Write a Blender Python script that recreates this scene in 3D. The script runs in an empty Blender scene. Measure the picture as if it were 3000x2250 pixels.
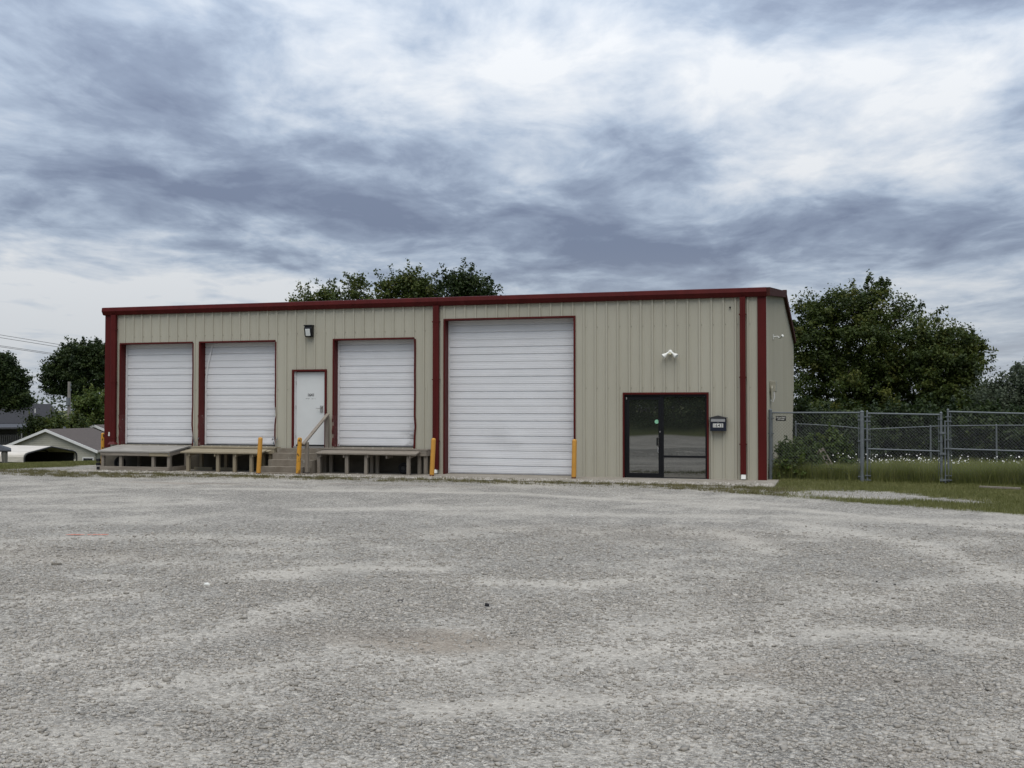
import bpy, bmesh, math, random
import numpy as np
from mathutils import Vector, Matrix
random.seed(7); rng = np.random.default_rng(7)
scene = bpy.context.scene
col = scene.collection
R = math.radians
# ------------------------------------------------------------------ camera
FPX = 3119.63                                  # focal length in pixels of the 3000 px wide photograph
CAM = np.array([1.601, -27.686, 1.8436])
YAW, PITCH, ROLL = R(16.6756), R(1.268), R(0.0264)
def _axes():
    cy, sy, cp, sp, cr, sr = math.cos(YAW), math.sin(YAW), math.cos(PITCH), math.sin(PITCH), math.cos(ROLL), math.sin(ROLL)
    right = np.array([cy, sy, 0]); fw = np.array([-sy, cy, 0]); up = np.array([0, 0, 1.])
    f2 = fw*cp + up*sp; u2 = up*cp - fw*sp
    return right*cr + u2*sr, f2, u2*cr - right*sr
AX, BX, CX = _axes()
cd = bpy.data.cameras.new('camera'); cam = bpy.data.objects.new('camera', cd); col.objects.link(cam)
cd.sensor_width = 36; cd.lens = 36*FPX/3000; cd.clip_start = .1; cd.clip_end = 4000
mw = Matrix.Identity(4)
for i in range(3):
    mw[i][0] = AX[i]; mw[i][1] = CX[i]; mw[i][2] = -BX[i]; mw[i][3] = CAM[i]
cam.matrix_world = mw
scene.camera = cam
# photograph pixel -> direction; the distance always comes from a plane the thing stands on or hangs on
def ray(u, v): return AX*(u-1500)/FPX + BX - CX*(v-1125)/FPX
def WY(u, v, y=0.): d = ray(u, v); return CAM + d*(y-CAM[1])/d[1]
def WX(u, v, x=0.): d = ray(u, v); return CAM + d*(x-CAM[0])/d[0]
def GZ(u, v, z=0.): d = ray(u, v); return CAM + d*(z-CAM[2])/d[2]
def AT(u, v, D): return CAM + ray(u, v)*D
# ------------------------------------------------------------------ world: overcast sky
SUN_EL, SUN_AZ = R(63), R(164)                 # azimuth: clockwise from +Y
world = bpy.data.worlds.new('World'); scene.world = world; world.use_nodes = True
def build_world():
    nt = world.node_tree; N = nt.nodes; L = nt.links; N.clear()
    def nd(t, **k):
        n = N.new(t)
        for a, b in k.items(): setattr(n, a, b)
        return n
    def math_(op, a, b=None, clamp=False):
        n = nd('ShaderNodeMath', operation=op, use_clamp=clamp)
        for i, x in enumerate((a, b)):
            if x is None: continue
            if isinstance(x, (int, float)): n.inputs[i].default_value = x
            else: L.new(x, n.inputs[i])
        return n.outputs[0]
    tc = nd('ShaderNodeTexCoord')
    sep = nd('ShaderNodeSeparateXYZ'); L.new(tc.outputs['Generated'], sep.inputs[0])
    zc = math_('ADD', math_('MAXIMUM', sep.outputs[2], 0.0), 0.10)
    inv = math_('DIVIDE', 1.0, zc)
    px = math_('MULTIPLY', sep.outputs[0], inv); py = math_('MULTIPLY', sep.outputs[1], inv)
    cmb = nd('ShaderNodeCombineXYZ'); L.new(px, cmb.inputs[0]); L.new(py, cmb.inputs[1])
    def noise(scale, stretch, rot, detail, rough, dist, off=0.):
        m = nd('ShaderNodeMapping'); m.inputs['Scale'].default_value = (1, stretch, 1)
        m.inputs['Location'].default_value = (off, off*.7, off*.3)
        r = nd('ShaderNodeVectorRotate', rotation_type='Z_AXIS'); r.inputs['Angle'].default_value = rot
        L.new(cmb.outputs[0], r.inputs['Vector']); L.new(r.outputs[0], m.inputs['Vector'])
        n = nd('ShaderNodeTexNoise'); n.inputs['Scale'].default_value = scale; n.inputs['Detail'].default_value = detail
        n.inputs['Roughness'].default_value = rough; n.inputs['Distortion'].default_value = dist
        L.new(m.outputs[0], n.inputs['Vector']); return n.outputs['Fac']
    big = noise(.8, .8, -YAW, 3, .5, .3, 3.1)
    mid = noise(2.3, .72, -YAW+.1, 9, .56, .35, 7.7)
    fine = noise(6.5, .7, -YAW-.1, 7, .58, .4, 1.3)
    f = math_('ADD', math_('MULTIPLY', big, .7), math_('MULTIPLY', mid, 1.35))
    f = math_('ADD', f, math_('MULTIPLY', fine, .42))
    f = math_('SUBTRACT', f, 1.225)              # around 0
    # broad light and dark banks of the cloud sheet (fixed directions in the world)
    lobes = [(1150,140,.20,.11,.13), (2700,430,.26,.09,.07), (2050,300,.26,.07,.05), (1080,645,.16,.05,.15), (180,850,.32,.085,.34),
             (40,410,.09,.035,.12), (620,475,.11,.025,.12), (300,250,.20,.05,.08), (2750,780,.25,.06,.05), (2300,120,.3,.05,.02),
             (430,500,.26,.09,-.16), (620,690,.28,.06,-.16), (1000,560,.16,.06,-.13), (660,170,.16,.10,-.08), (2050,660,.32,.045,-.15),
             (1500,150,.10,.06,-.06), (1900,420,.2,.04,-.07), (2900,640,.2,.05,-.05), (1700,745,.2,.035,-.12), (2300,560,.25,.035,.1), (2000,860,.4,.05,-.01)]
    for u, v, sx, sz, w in lobes:
        d = ray(u, v); d = d/np.linalg.norm(d)
        s = nd('ShaderNodeVectorMath', operation='SUBTRACT'); L.new(tc.outputs['Generated'], s.inputs[0]); s.inputs[1].default_value = tuple(d)
        m = nd('ShaderNodeVectorMath', operation='MULTIPLY'); L.new(s.outputs[0], m.inputs[0]); m.inputs[1].default_value = (1/sx, 1/sx, 1/sz)
        ln = nd('ShaderNodeVectorMath', operation='LENGTH'); L.new(m.outputs[0], ln.inputs[0])
        mr = nd('ShaderNodeMapRange', interpolation_type='SMOOTHERSTEP'); L.new(ln.outputs['Value'], mr.inputs['Value'])
        mr.inputs['From Min'].default_value = 0; mr.inputs['From Max'].default_value = 1.5
        mr.inputs['To Min'].default_value = w*1.3; mr.inputs['To Max'].default_value = 0
        f = math_('ADD', f, mr.outputs[0])
    g = nd('ShaderNodeMapRange'); L.new(f, g.inputs['Value']); g.inputs['From Min'].default_value = -.33; g.inputs['From Max'].default_value = .36
    ramp = nd('ShaderNodeValToRGB'); L.new(g.outputs[0], ramp.inputs[0])
    e = ramp.color_ramp.elements
    e[0].position = 0; e[0].color = (.165, .20, .285, 1)
    e[1].position = 1; e[1].color = (.68, .70, .725, 1)
    for p, c in ((.30, (.245, .295, .39, 1)), (.52, (.36, .425, .525, 1)), (.74, (.52, .57, .64, 1))):
        x = e.new(p); x.color = c
    # towards the horizon the sheet evens out to pale grey
    hz = nd('ShaderNodeMapRange', interpolation_type='SMOOTHSTEP'); L.new(sep.outputs[2], hz.inputs['Value'])
    hz.inputs['From Min'].default_value = -.02; hz.inputs['From Max'].default_value = .16
    hz.inputs['To Min'].default_value = .65; hz.inputs['To Max'].default_value = 0
    mx = nd('ShaderNodeMix', data_type='RGBA'); L.new(hz.outputs[0], mx.inputs['Factor']); L.new(ramp.outputs[0], mx.inputs['A'])
    mx.inputs['B'].default_value = (.62, .66, .71, 1)
    sky = nd('ShaderNodeTexSky', sky_type='NISHITA'); sky.sun_disc = False; sky.sun_elevation = SUN_EL; sky.sun_rotation = SUN_AZ
    sk = nd('ShaderNodeMix', data_type='RGBA'); sk.inputs['Factor'].default_value = .94
    sm = nd('ShaderNodeMix', data_type='RGBA', blend_type='MULTIPLY'); sm.inputs['Factor'].default_value = 1
    L.new(sky.outputs[0], sm.inputs['A']); sm.inputs['B'].default_value = (.08, .08, .08, 1)
    L.new(sm.outputs['Result'], sk.inputs['A']); L.new(mx.outputs['Result'], sk.inputs['B'])
    # standard overcast sky: brighter towards the zenith
    ov = math_('MULTIPLY', math_('ADD', math_('MULTIPLY', math_('MAXIMUM', sep.outputs[2], 0.0), 2.0), 1.0), .69)
    om = nd('ShaderNodeVectorMath', operation='SCALE'); L.new(sk.outputs['Result'], om.inputs[0]); L.new(ov, om.inputs['Scale'])
    bg = nd('ShaderNodeBackground'); bg.inputs['Strength'].default_value = .78
    L.new(om.outputs[0], bg.inputs['Color'])
    out = nd('ShaderNodeOutputWorld'); L.new(bg.outputs[0], out.inputs[0])
build_world()
sd = bpy.data.lights.new('sun', 'SUN'); sun = bpy.data.objects.new('sun', sd); col.objects.link(sun)
sd.energy = 1.5; sd.angle = R(50); sd.color = (1, .94, .85)
sdir = Vector((math.sin(SUN_AZ)*math.cos(SUN_EL), math.cos(SUN_AZ)*math.cos(SUN_EL), math.sin(SUN_EL)))
sun.rotation_euler = sdir.to_track_quat('Z', 'Y').to_euler(); sun.location = (0, -20, 60)
vs = scene.view_settings; vs.view_transform = 'Standard'; vs.look = 'None'; vs.exposure = 0.68; vs.gamma = 1; vs.use_curve_mapping = False
scene.render.engine = 'CYCLES'
scene.cycles.max_bounces = 6; scene.cycles.diffuse_bounces = 3; scene.cycles.transmission_bounces = 3

# ------------------------------------------------------------------ helpers
FT = .3048
MATS = {}
def new_mat(name):
    m = bpy.data.materials.new(name); m.use_nodes = True; MATS[name] = m
    nt = m.node_tree; return m, nt, nt.nodes, nt.links, nt.nodes['Principled BSDF']
def M(name, c, rough=.6, var=.15, scale=(6, 6, 6), c2=None, bump=0., bscale=(40, 40, 40), metal=0., ior=1.45, spots=None, detail=5, coat=0, spec=.5, near=None):
    """plain painted / weathered surface: noise between two tones, optional worn spots, optional fine bump"""
    m, nt, N, L, b = new_mat(name)
    tc = N.new('ShaderNodeTexCoord')
    def nz(sc, det=detail, ro=.6):
        mp = N.new('ShaderNodeMapping'); mp.inputs['Scale'].default_value = sc; L.new(tc.outputs['Object'], mp.inputs[0])
        n = N.new('ShaderNodeTexNoise'); n.inputs['Scale'].default_value = 1; n.inputs['Detail'].default_value = det; n.inputs['Roughness'].default_value = ro
        L.new(mp.outputs[0], n.inputs['Vector']); return n.outputs['Fac']
    if c2 is None: c2 = tuple(min(1, x*(1+var)) for x in c); c = tuple(x*(1-var) for x in c)
    mr = N.new('ShaderNodeMapRange'); L.new(nz(scale), mr.inputs['Value']); mr.inputs['From Min'].default_value = .3; mr.inputs['From Max'].default_value = .7
    mx = N.new('ShaderNodeMix'); mx.data_type = 'RGBA'; L.new(mr.outputs[0], mx.inputs['Factor'])
    mx.inputs['A'].default_value = (*c, 1); mx.inputs['B'].default_value = (*c2, 1)
    o = mx.outputs['Result']
    if spots:
        sc, lo, hi, scol = spots
        r2 = N.new('ShaderNodeMapRange'); L.new(nz(sc, 6, .65), r2.inputs['Value']); r2.inputs['From Min'].default_value = lo; r2.inputs['From Max'].default_value = hi
        fo = r2.outputs[0]
        if near:                               # wear gathers round one spot
            vm = N.new('ShaderNodeVectorMath'); vm.operation = 'DISTANCE'; L.new(tc.outputs['Object'], vm.inputs[0]); vm.inputs[1].default_value = near[0]
            r3 = N.new('ShaderNodeMapRange'); L.new(vm.outputs['Value'], r3.inputs['Value']); r3.inputs['From Min'].default_value = near[1]; r3.inputs['From Max'].default_value = near[1]*.2
            mm = N.new('ShaderNodeMath'); mm.operation = 'MULTIPLY'; L.new(fo, mm.inputs[0]); L.new(r3.outputs[0], mm.inputs[1]); fo = mm.outputs[0]
        m2 = N.new('ShaderNodeMix'); m2.data_type = 'RGBA'; L.new(fo, m2.inputs['Factor']); L.new(o, m2.inputs['A']); m2.inputs['B'].default_value = (*scol, 1)
        o = m2.outputs['Result']
    L.new(o, b.inputs['Base Color'])
    b.inputs['Roughness'].default_value = rough; b.inputs['Metallic'].default_value = metal; b.inputs['IOR'].default_value = ior
    b.inputs['Coat Weight'].default_value = coat; b.inputs['Specular IOR Level'].default_value = spec
    if bump:
        bp = N.new('ShaderNodeBump'); bp.inputs['Strength'].default_value = bump; bp.inputs['Distance'].default_value = .01
        L.new(nz(bscale), bp.inputs['Height']); L.new(bp.outputs[0], b.inputs['Normal'])
    return m
def leaf_mat(name, ca, cb, cc, trans=.35):
    """foliage: colour from the per-leaf random attribute"""
    m, nt, N, L, b = new_mat(name)
    at = N.new('ShaderNodeAttribute'); at.attribute_name = 'rnd'
    rp = N.new('ShaderNodeValToRGB'); L.new(at.outputs['Fac'], rp.inputs[0]); e = rp.color_ramp.elements
    e[0].color = (*ca, 1); e[1].color = (*cc, 1); x = e.new(.55); x.color = (*cb, 1)
    L.new(rp.outputs[0], b.inputs['Base Color']); b.inputs['Roughness'].default_value = .55; b.inputs['Specular IOR Level'].default_value = .25
    t = N.new('ShaderNodeBsdfTranslucent'); L.new(rp.outputs[0], t.inputs['Color'])
    ms = N.new('ShaderNodeMixShader'); ms.inputs[0].default_value = trans
    L.new(b.outputs[0], ms.inputs[1]); L.new(t.outputs[0], ms.inputs[2]); L.new(ms.outputs[0], nt.nodes['Material Output'].inputs[0])
    return m

ORG = {}                                       # root object name -> numpy origin
def tag(o, label=None, cat=None, group=None, kind=None):
    if label: o['label'] = label
    if cat: o['category'] = cat
    if group: o['group'] = group
    if kind: o['kind'] = kind
    return o
def thing(name, loc, label, cat, group=None):
    o = bpy.data.objects.new(name, None); col.objects.link(o); o.location = tuple(loc); o.empty_display_size = .3
    ORG[o.name] = np.array(loc, float); return tag(o, label, cat, group)
class MB:
    """collects shapes in world coordinates; build() links them as ONE mesh object (local to its parent's root)"""
    def __init__(s): s.v = []; s.f = []
    def add(s, vs_, fs_):
        k = len(s.v); s.v += [tuple(map(float, p)) for p in vs_]; s.f += [tuple(i+k for i in q) for q in fs_]; return s
    def box(s, x0, x1, y0, y1, z0, z1):
        return s.add([(x0,y0,z0),(x1,y0,z0),(x1,y1,z0),(x0,y1,z0),(x0,y0,z1),(x1,y0,z1),(x1,y1,z1),(x0,y1,z1)],
                     [(0,3,2,1),(4,5,6,7),(0,1,5,4),(1,2,6,5),(2,3,7,6),(3,0,4,7)])
    def hexa(s, p):                            # 8 corners: bottom ring, top ring
        return s.add(p, [(0,3,2,1),(4,5,6,7),(0,1,5,4),(1,2,6,5),(2,3,7,6),(3,0,4,7)])
    def beam(s, p0, p1, w, h, up=(0, 0, 1)):   # rectangular bar between two points
        p0 = Vector(p0); p1 = Vector(p1); d = (p1-p0).normalized(); u = Vector(up); a = d.cross(u)
        if a.length < 1e-4: a = d.cross(Vector((0, 1, 0)))
        a.normalize(); b = a.cross(d); a *= w/2; b *= h/2
        return s.add([p0-a-b, p0+a-b, p0+a+b, p0-a+b, p1-a-b, p1+a-b, p1+a+b, p1-a+b], [(0,1,2,3),(7,6,5,4),(0,4,5,1),(1,5,6,2),(2,6,7,3),(3,7,4,0)])
    def tube(s, pts, r, n=8, caps=True):
        pts = [Vector(p) for p in pts]; rs = r if isinstance(r, (list, tuple)) else [r]*len(pts)
        k = len(s.v); ref = None; rings = []
        for i, p in enumerate(pts):
            d = (pts[min(i+1, len(pts)-1)] - pts[max(i-1, 0)]).normalized()
            if ref is None:
                ref = d.cross(Vector((0, 0, 1)))
                if ref.length < 1e-3: ref = d.cross(Vector((1, 0, 0)))
            a = (ref - d*ref.dot(d)).normalized(); b = d.cross(a); ref = a
            rings.append([p + (a*math.cos(t) + b*math.sin(t))*rs[i] for t in (2*math.pi*j/n for j in range(n))])
        for g in rings: s.v += [tuple(p) for p in g]
        for i in range(len(rings)-1):
            for j in range(n): s.f.append((k+i*n+j, k+i*n+(j+1) % n, k+(i+1)*n+(j+1) % n, k+(i+1)*n+j))
        if caps: s.f.append(tuple(k+j for j in reversed(range(n)))); s.f.append(tuple(k+(len(rings)-1)*n+j for j in range(n)))
        return s
    def prism(s, poly, fn, a, b):              # 2-D polygon swept from a to b by fn(p, q, t)
        n = len(poly); s.add([fn(p, q, a) for p, q in poly] + [fn(p, q, b) for p, q in poly],
                             [tuple(reversed(range(n))), tuple(range(n, 2*n))] + [(i, (i+1) % n, n+(i+1) % n, n+i) for i in range(n)]); return s
    def lathe(s, prof, c, n=20, axis='Z'):     # prof: (r, h) pairs
        k = len(s.v)
        for r, h in prof:
            for j in range(n):
                t = 2*math.pi*j/n; a, b = r*math.cos(t), r*math.sin(t)
                s.v.append({'Z': (c[0]+a, c[1]+b, c[2]+h), 'Y': (c[0]+a, c[1]+h, c[2]+b), 'X': (c[0]+h, c[1]+a, c[2]+b)}[axis])
        for i in range(len(prof)-1):
            for j in range(n): s.f.append((k+i*n+j, k+i*n+(j+1) % n, k+(i+1)*n+(j+1) % n, k+(i+1)*n+j))
        return s
    def build(s, name, m, parent=None, bevel=0, smooth=False, kind=None):
        me = bpy.data.meshes.new(name); o = None
        root = parent
        while root is not None and root.parent is not None: root = root.parent
        off = ORG.get(root.name, np.zeros(3)) if root is not None else np.zeros(3)
        me.from_pydata([tuple(np.array(p)-off) for p in s.v], [], s.f)
        me.materials.append(m); me.update()
        o = bpy.data.objects.new(name, me); col.objects.link(o)
        bm = bmesh.new(); bm.from_mesh(me); bmesh.ops.recalc_face_normals(bm, faces=bm.faces); bm.to_mesh(me); bm.free()
        if smooth:
            for p in me.polygons: p.use_smooth = True
        if parent is not None: o.parent = parent
        if bevel:
            b = o.modifiers.new('bevel', 'BEVEL'); b.width = bevel; b.segments = 2; b.limit_method = 'ANGLE'
        if kind: o['kind'] = kind
        return o
def np_mesh(name, V, F, m, parent=None, rnd=None, kind=None, attrs=None):
    """big mesh from numpy arrays; F has a fixed number of corners per face"""
    me = bpy.data.meshes.new(name); V = np.asarray(V, np.float32); F = np.asarray(F, np.int32); n = F.shape[1]
    me.vertices.add(len(V)); me.vertices.foreach_set('co', V.ravel())
    me.loops.add(F.size); me.loops.foreach_set('vertex_index', F.ravel())
    me.polygons.add(len(F)); me.polygons.foreach_set('loop_start', np.arange(0, F.size, n, dtype=np.int32)); me.polygons.foreach_set('loop_total', np.full(len(F), n, np.int32))
    me.update(calc_edges=True)
    at = dict(attrs or {})
    if rnd is not None: at['rnd'] = rnd
    for k, a in at.items():
        x = me.attributes.new(k, 'FLOAT', 'POINT'); x.data.foreach_set('value', np.asarray(a, np.float32))
    me.materials.append(m)
    o = bpy.data.objects.new(name, me); col.objects.link(o)
    if parent is not None: o.parent = parent
    if kind: o['kind'] = kind
    return o
def copy_tree(o, parent=None):
    c = o.copy(); col.objects.link(c); c.parent = parent
    for ch in list(o.children): copy_tree(ch, c)
    return c
# 2-D value noise
def _h(ix, iy, s):
    n = (ix.astype(np.int64)*374761393 + iy.astype(np.int64)*668265263 + s*982451653) & 0x7fffffff
    n = ((n ^ (n >> 13))*1274126177) & 0x7fffffff
    return ((n ^ (n >> 16)) & 0xffff)/65535.
def vn(x, y, s=0):
    ix = np.floor(x); iy = np.floor(y); fx = x-ix; fy = y-iy; fx = fx*fx*(3-2*fx); fy = fy*fy*(3-2*fy)
    a = _h(ix, iy, s); b = _h(ix+1, iy, s); c = _h(ix, iy+1, s); d = _h(ix+1, iy+1, s)
    return (a*(1-fx)+b*fx)*(1-fy) + (c*(1-fx)+d*fx)*fy
def fbm(x, y, s=0, o=4):
    t = 0; a = .5
    for i in range(o): t = t + a*vn(x*2**i+i*17.3, y*2**i+i*9.1, s+i); a *= .5
    return t/(1-.5**o)
def sst(a, b, x): t = np.clip((x-a)/(b-a), 0, 1); return t*t*(3-2*t)

# ------------------------------------------------------------------ materials
siding = M('siding_beige', (.345, .328, .262), .6, c2=(.395, .378, .308), scale=(.7, .7, .15), bump=.08, bscale=(3, 3, 30), spots=((9, 9, .35), .60, .85, (.29, .27, .21)), spec=.25)
red = M('trim_red', (.072, .0085, .0075), .5, var=.18, scale=(3, 3, .8), spots=((5, 5, 2), .64, .8, (.09, .02, .018)), spec=.18)
red_worn = M('trim_red_scuffed', (.080, .013, .012), .55, var=.2, scale=(4, 4, 4), spots=((14, 14, 7), .60, .70, (.26, .22, .20)), spec=.3)
rake_brown = M('trim_rake', (.062, .024, .020), .85, var=.2, spec=.08)
door_white = M('door_white', (.64, .645, .655), .5, var=.035, scale=(1.2, 1.2, 2.5), spots=((2.2, 2.2, 6), .64, .84, (.55, .56, .56)))
door_white2 = M('door_white_scuffed', (.64, .645, .655), .5, var=.04, scale=(1.5, 1.5, 3), spots=((5, 5, 7), .44, .66, (.30, .30, .30)), near=((.25, -10.26, .95), .55))
man_white = M('man_door_white', (.57, .585, .575), .4, var=.03, scale=(2, 2, 2))
strip_white = M('weather_strip', (.62, .62, .62), .5, var=.1)
black_al = M('black_aluminium', (.006, .0065, .008), .4, var=.2, spec=.3)
steel = M('brushed_steel', (.42, .41, .39), .38, metal=.9, var=.1)
galv = M('galvanised_steel', (.135, .15, .158), .6, metal=.15, var=.14, scale=(12, 12, 12), spec=.35)
galv_wire = M('galvanised_wire', (.15, .157, .16), .6, metal=.1, var=.1, spec=.3)
concrete = M('concrete', (.19, .17, .138), .9, c2=(.28, .255, .215), scale=(1.6, 1.6, 1.6), bump=.35, bscale=(30, 30, 30), spots=((5, 5, 5), .58, .74, (.17, .155, .125)))
concrete_step = M('concrete_steps', (.145, .121, .092), .9, c2=(.215, .186, .146), scale=(3, 3, 3), bump=.4, bscale=(35, 35, 35), spots=((8, 8, 8), .58, .72, (.28, .265, .23)))
wood_grey = M('weathered_grey_wood', (.15, .128, .102), .85, c2=(.265, .232, .19), scale=(2.2, 30, 30), bump=.4, bscale=(4, 70, 70))
wood_post = M('weathered_post_wood', (.15, .13, .105), .85, c2=(.245, .215, .175), scale=(30, 30, 2.2), bump=.4, bscale=(70, 70, 4))
wood_tan = M('tan_treated_wood', (.20, .168, .112), .8, c2=(.30, .255, .175), scale=(2.2, 30, 30), bump=.35, bscale=(4, 70, 70))
wood_tan_post = M('tan_treated_post', (.19, .158, .105), .8, c2=(.285, .24, .165), scale=(30, 30, 2.2), bump=.35, bscale=(70, 70, 4))
ply = M('weathered_plywood', (.21, .198, .178), .85, c2=(.315, .298, .268), scale=(1.6, 4, 3), bump=.2, bscale=(6, 60, 60), spots=((2, 5, 5), .58, .75, (.15, .14, .125)))
yellow = M('bollard_yellow', (.52, .255, .04), .55, var=.1, scale=(4, 4, 4), bump=.2)
yellow_worn = M('bollard_yellow_peeling', (.54, .26, .025), .55, var=.1, scale=(4, 4, 4), spots=((16, 16, 6), .56, .60, (.02, .018, .016)), bump=.3)
rust = M('rust', (.12, .05, .02), .9, var=.3)
rubber = M('black_rubber', (.008, .008, .009), .85, var=.2)
glass = M('reflective_glass', (.022, .025, .021), .012, var=.05, ior=3.1)
lens = M('lamp_lens', (.62, .64, .62), .25, var=.06)
white_plastic = M('white_plastic', (.70, .70, .66), .35, var=.04)
mail_black = M('mailbox_black', (.010, .013, .024), .35, var=.2)
mail_roof = M('mailbox_roof', (.035, .035, .036), .4, var=.1)
label_white = M('label_white', (.62, .62, .58), .5, var=.03)
ink = M('black_ink', (.006, .006, .006), .5, var=.1)
sign_black = M('sign_black', (.012, .012, .012), .4, var=.1)
green_dot = M('sticker_green', (.22, .48, .31), .45, var=.15, scale=(40, 40, 40))
box_beige = M('utility_box_beige', (.34, .32, .25), .5, var=.1)
roof_metal = M('roof_metal', (.30, .31, .30), .45, metal=.3, var=.1)
shingle_dark = M('shingle_charcoal', (.020, .020, .023), .9, c2=(.034, .034, .038), scale=(8, 8, 8), bump=.3)
shingle_brown = M('shingle_brown', (.060, .048, .042), .9, c2=(.095, .078, .068), scale=(7, 7, 7), bump=.3)
vinyl = M('vinyl_beige', (.30, .285, .225), .6, c2=(.36, .345, .285), scale=(1, 1, 1), spots=((1.2, 1.2, 4), .6, .8, (.22, .21, .13)))
white_trim = M('white_trim', (.60, .60, .58), .6, var=.06)
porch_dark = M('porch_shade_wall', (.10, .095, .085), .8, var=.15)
window_dark = M('window_dark', (.03, .032, .033), .08, var=.1, ior=1.8)
carport_tan = M('carport_sheet', (.44, .40, .34), .5, c2=(.58, .54, .475), scale=(.5, 5, 5), spots=((1, 7, 7), .6, .75, (.30, .255, .20)))
dark_metal = M('dark_metal', (.02, .02, .021), .55, var=.2)
curtain = M('grey_curtain', (.12, .115, .10), .9, var=.25, scale=(20, 20, 2))
pole_wood = M('pole_wood', (.20, .185, .165), .9, var=.2, scale=(20, 20, 1))
wire_black = M('wire_black', (.02, .021, .024), .6, var=.05)
bark = M('bark', (.065, .052, .04), .95, var=.35, scale=(14, 14, 3), bump=.5, bscale=(30, 30, 8))
orange = M('orange_paint', (.55, .10, .04), .8, var=.2, scale=(20, 20, 20))
leafA = leaf_mat('leaf_maple', (.026, .042, .009), (.060, .084, .016), (.125, .132, .030))
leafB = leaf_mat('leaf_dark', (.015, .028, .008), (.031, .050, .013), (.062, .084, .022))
leafC = leaf_mat('leaf_greyish', (.040, .055, .030), (.072, .092, .054), (.115, .135, .088))
leafD = leaf_mat('leaf_weed', (.038, .062, .012), (.070, .105, .020), (.125, .150, .036))
grassT = leaf_mat('grass_tall', (.125, .148, .042), (.215, .235, .075), (.35, .33, .14), .42)
grassS = leaf_mat('grass_mown', (.095, .102, .030), (.155, .162, .052), (.26, .235, .11), .25)
weedS = leaf_mat('grass_weedy', (.085, .082, .030), (.14, .125, .052), (.22, .19, .10), .2)
stone_mat = leaf_mat('gravel_stone', (0.214, 0.199, 0.174), (0.335, 0.312, 0.275), (0.446, 0.418, 0.368), 0)
stone_mat.node_tree.nodes['Principled BSDF'].inputs['Roughness'].default_value = .9

# ------------------------------------------------------------------ terrain
CR0 = GZ(150, 1368); CRN = np.array([-.8, .6])
def hgt(x, y):
    s = (x-CR0[0])*CRN[0] + (y-CR0[1])*CRN[1]
    h = -4.5*sst(0, 52, s)
    h = h - .62*sst(.6, 13, y)*sst(.2, 1.2, x)*(1-sst(40, 90, x))          # yard falls away behind the fence
    h = h + 1.4*sst(-44, -56, y)                                           # bank behind the camera
    return h
EDGE = np.array([GZ(u, v)[:2] for u, v in ((3000,1507),(2700,1487),(2400,1464),(2100,1441),(1800,1421),(1500,1407))])
EDGE = EDGE[np.argsort(EDGE[:, 0])]
def edge_y(x): return np.interp(x, np.r_[-7.5, EDGE[:, 0], 9, 20], np.r_[-1.6, EDGE[:, 1], -9.6, -14])
LP1, LP2 = GZ(0, 1376)[:2], GZ(280, 1363)[:2]
LN = np.array([-(LP2-LP1)[1], (LP2-LP1)[0]]); LN = LN/np.linalg.norm(LN)
if LN[1] < 0: LN = -LN
PATCH = [(GZ(2530, 1449)[:2], 1.45, 1.15), (GZ(2700, 1459)[:2], 1.5, .5), (GZ(2260, 1440)[:2], .9, .35)]
def grass_mask(x, y):
    n = fbm(x*1.1, y*1.1, 5); n2 = fbm(x*5, y*5, 9)
    wob = (n-.5)*.9 + (n2-.5)*.5
    n3 = fbm(x*14, y*14, 13); d = y - edge_y(x) + wob*.6 + (n3-.5)*.5
    g = sst(-.1, .5, d)*(.55+.45*sst(.3, .55, n3*.5+n2*.5))*sst(-1.2, .6, x + (n-.5)*1.5)
    g = g*(1 - .72*sst(2.0, .6, x + (n-.5)*2)*sst(-1.7, -2.4, y))
    for c, a, b in PATCH:
        # patch axes follow the gravel edge
        ex, ey = .86, -.51
        p = ((x-c[0])*ex + (y-c[1])*ey)/a; q = (-(x-c[0])*ey + (y-c[1])*ex)/b
        g = g*(1 - .97*sst(1.25, .75, np.sqrt(p*p+q*q) + (n2-.5)*.7))
    l = (x-LP1[0])*LN[0] + (y-LP1[1])*LN[1]
    g = np.maximum(g, sst(-.1, .5, l + wob)*(x < -18))
    g = np.maximum(g, sst(-42.5, -44, y + wob*2))
    g = np.maximum(g, sst(22, 24, y)); g = np.maximum(g, sst(9, 11, x)*sst(-30, -28, y))
    return np.clip(g, 0, 1)
def weed_mask(x, y):
    n = fbm(x*.9, y*2.2, 21); n2 = fbm(x*4, y*7, 23)
    band = sst(-3.3, -2.3, y + (n2-.5)*1.0)*sst(-1.5, -1.9, y + (n2-.5)*.3)
    w = band*sst(.36, .54, n*.6 + n2*.4)*(x > -24)*(x < .6)
    b2 = sst(-.15, .3, y-edge_y(x))*sst(-1.7, -2.0, y)*sst(-7, -4, x)*sst(1.2, .2, x)
    w = np.maximum(w, b2*sst(.30, .55, n2))
    # small weed patch left of the docks
    c = GZ(250, 1392)[:2]
    w = np.maximum(w, sst(1.2, .6, np.hypot((x-c[0])/2.4, (y-c[1])/.6) + (n2-.5))*.9)
    return np.clip(w, 0, 1)
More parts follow.
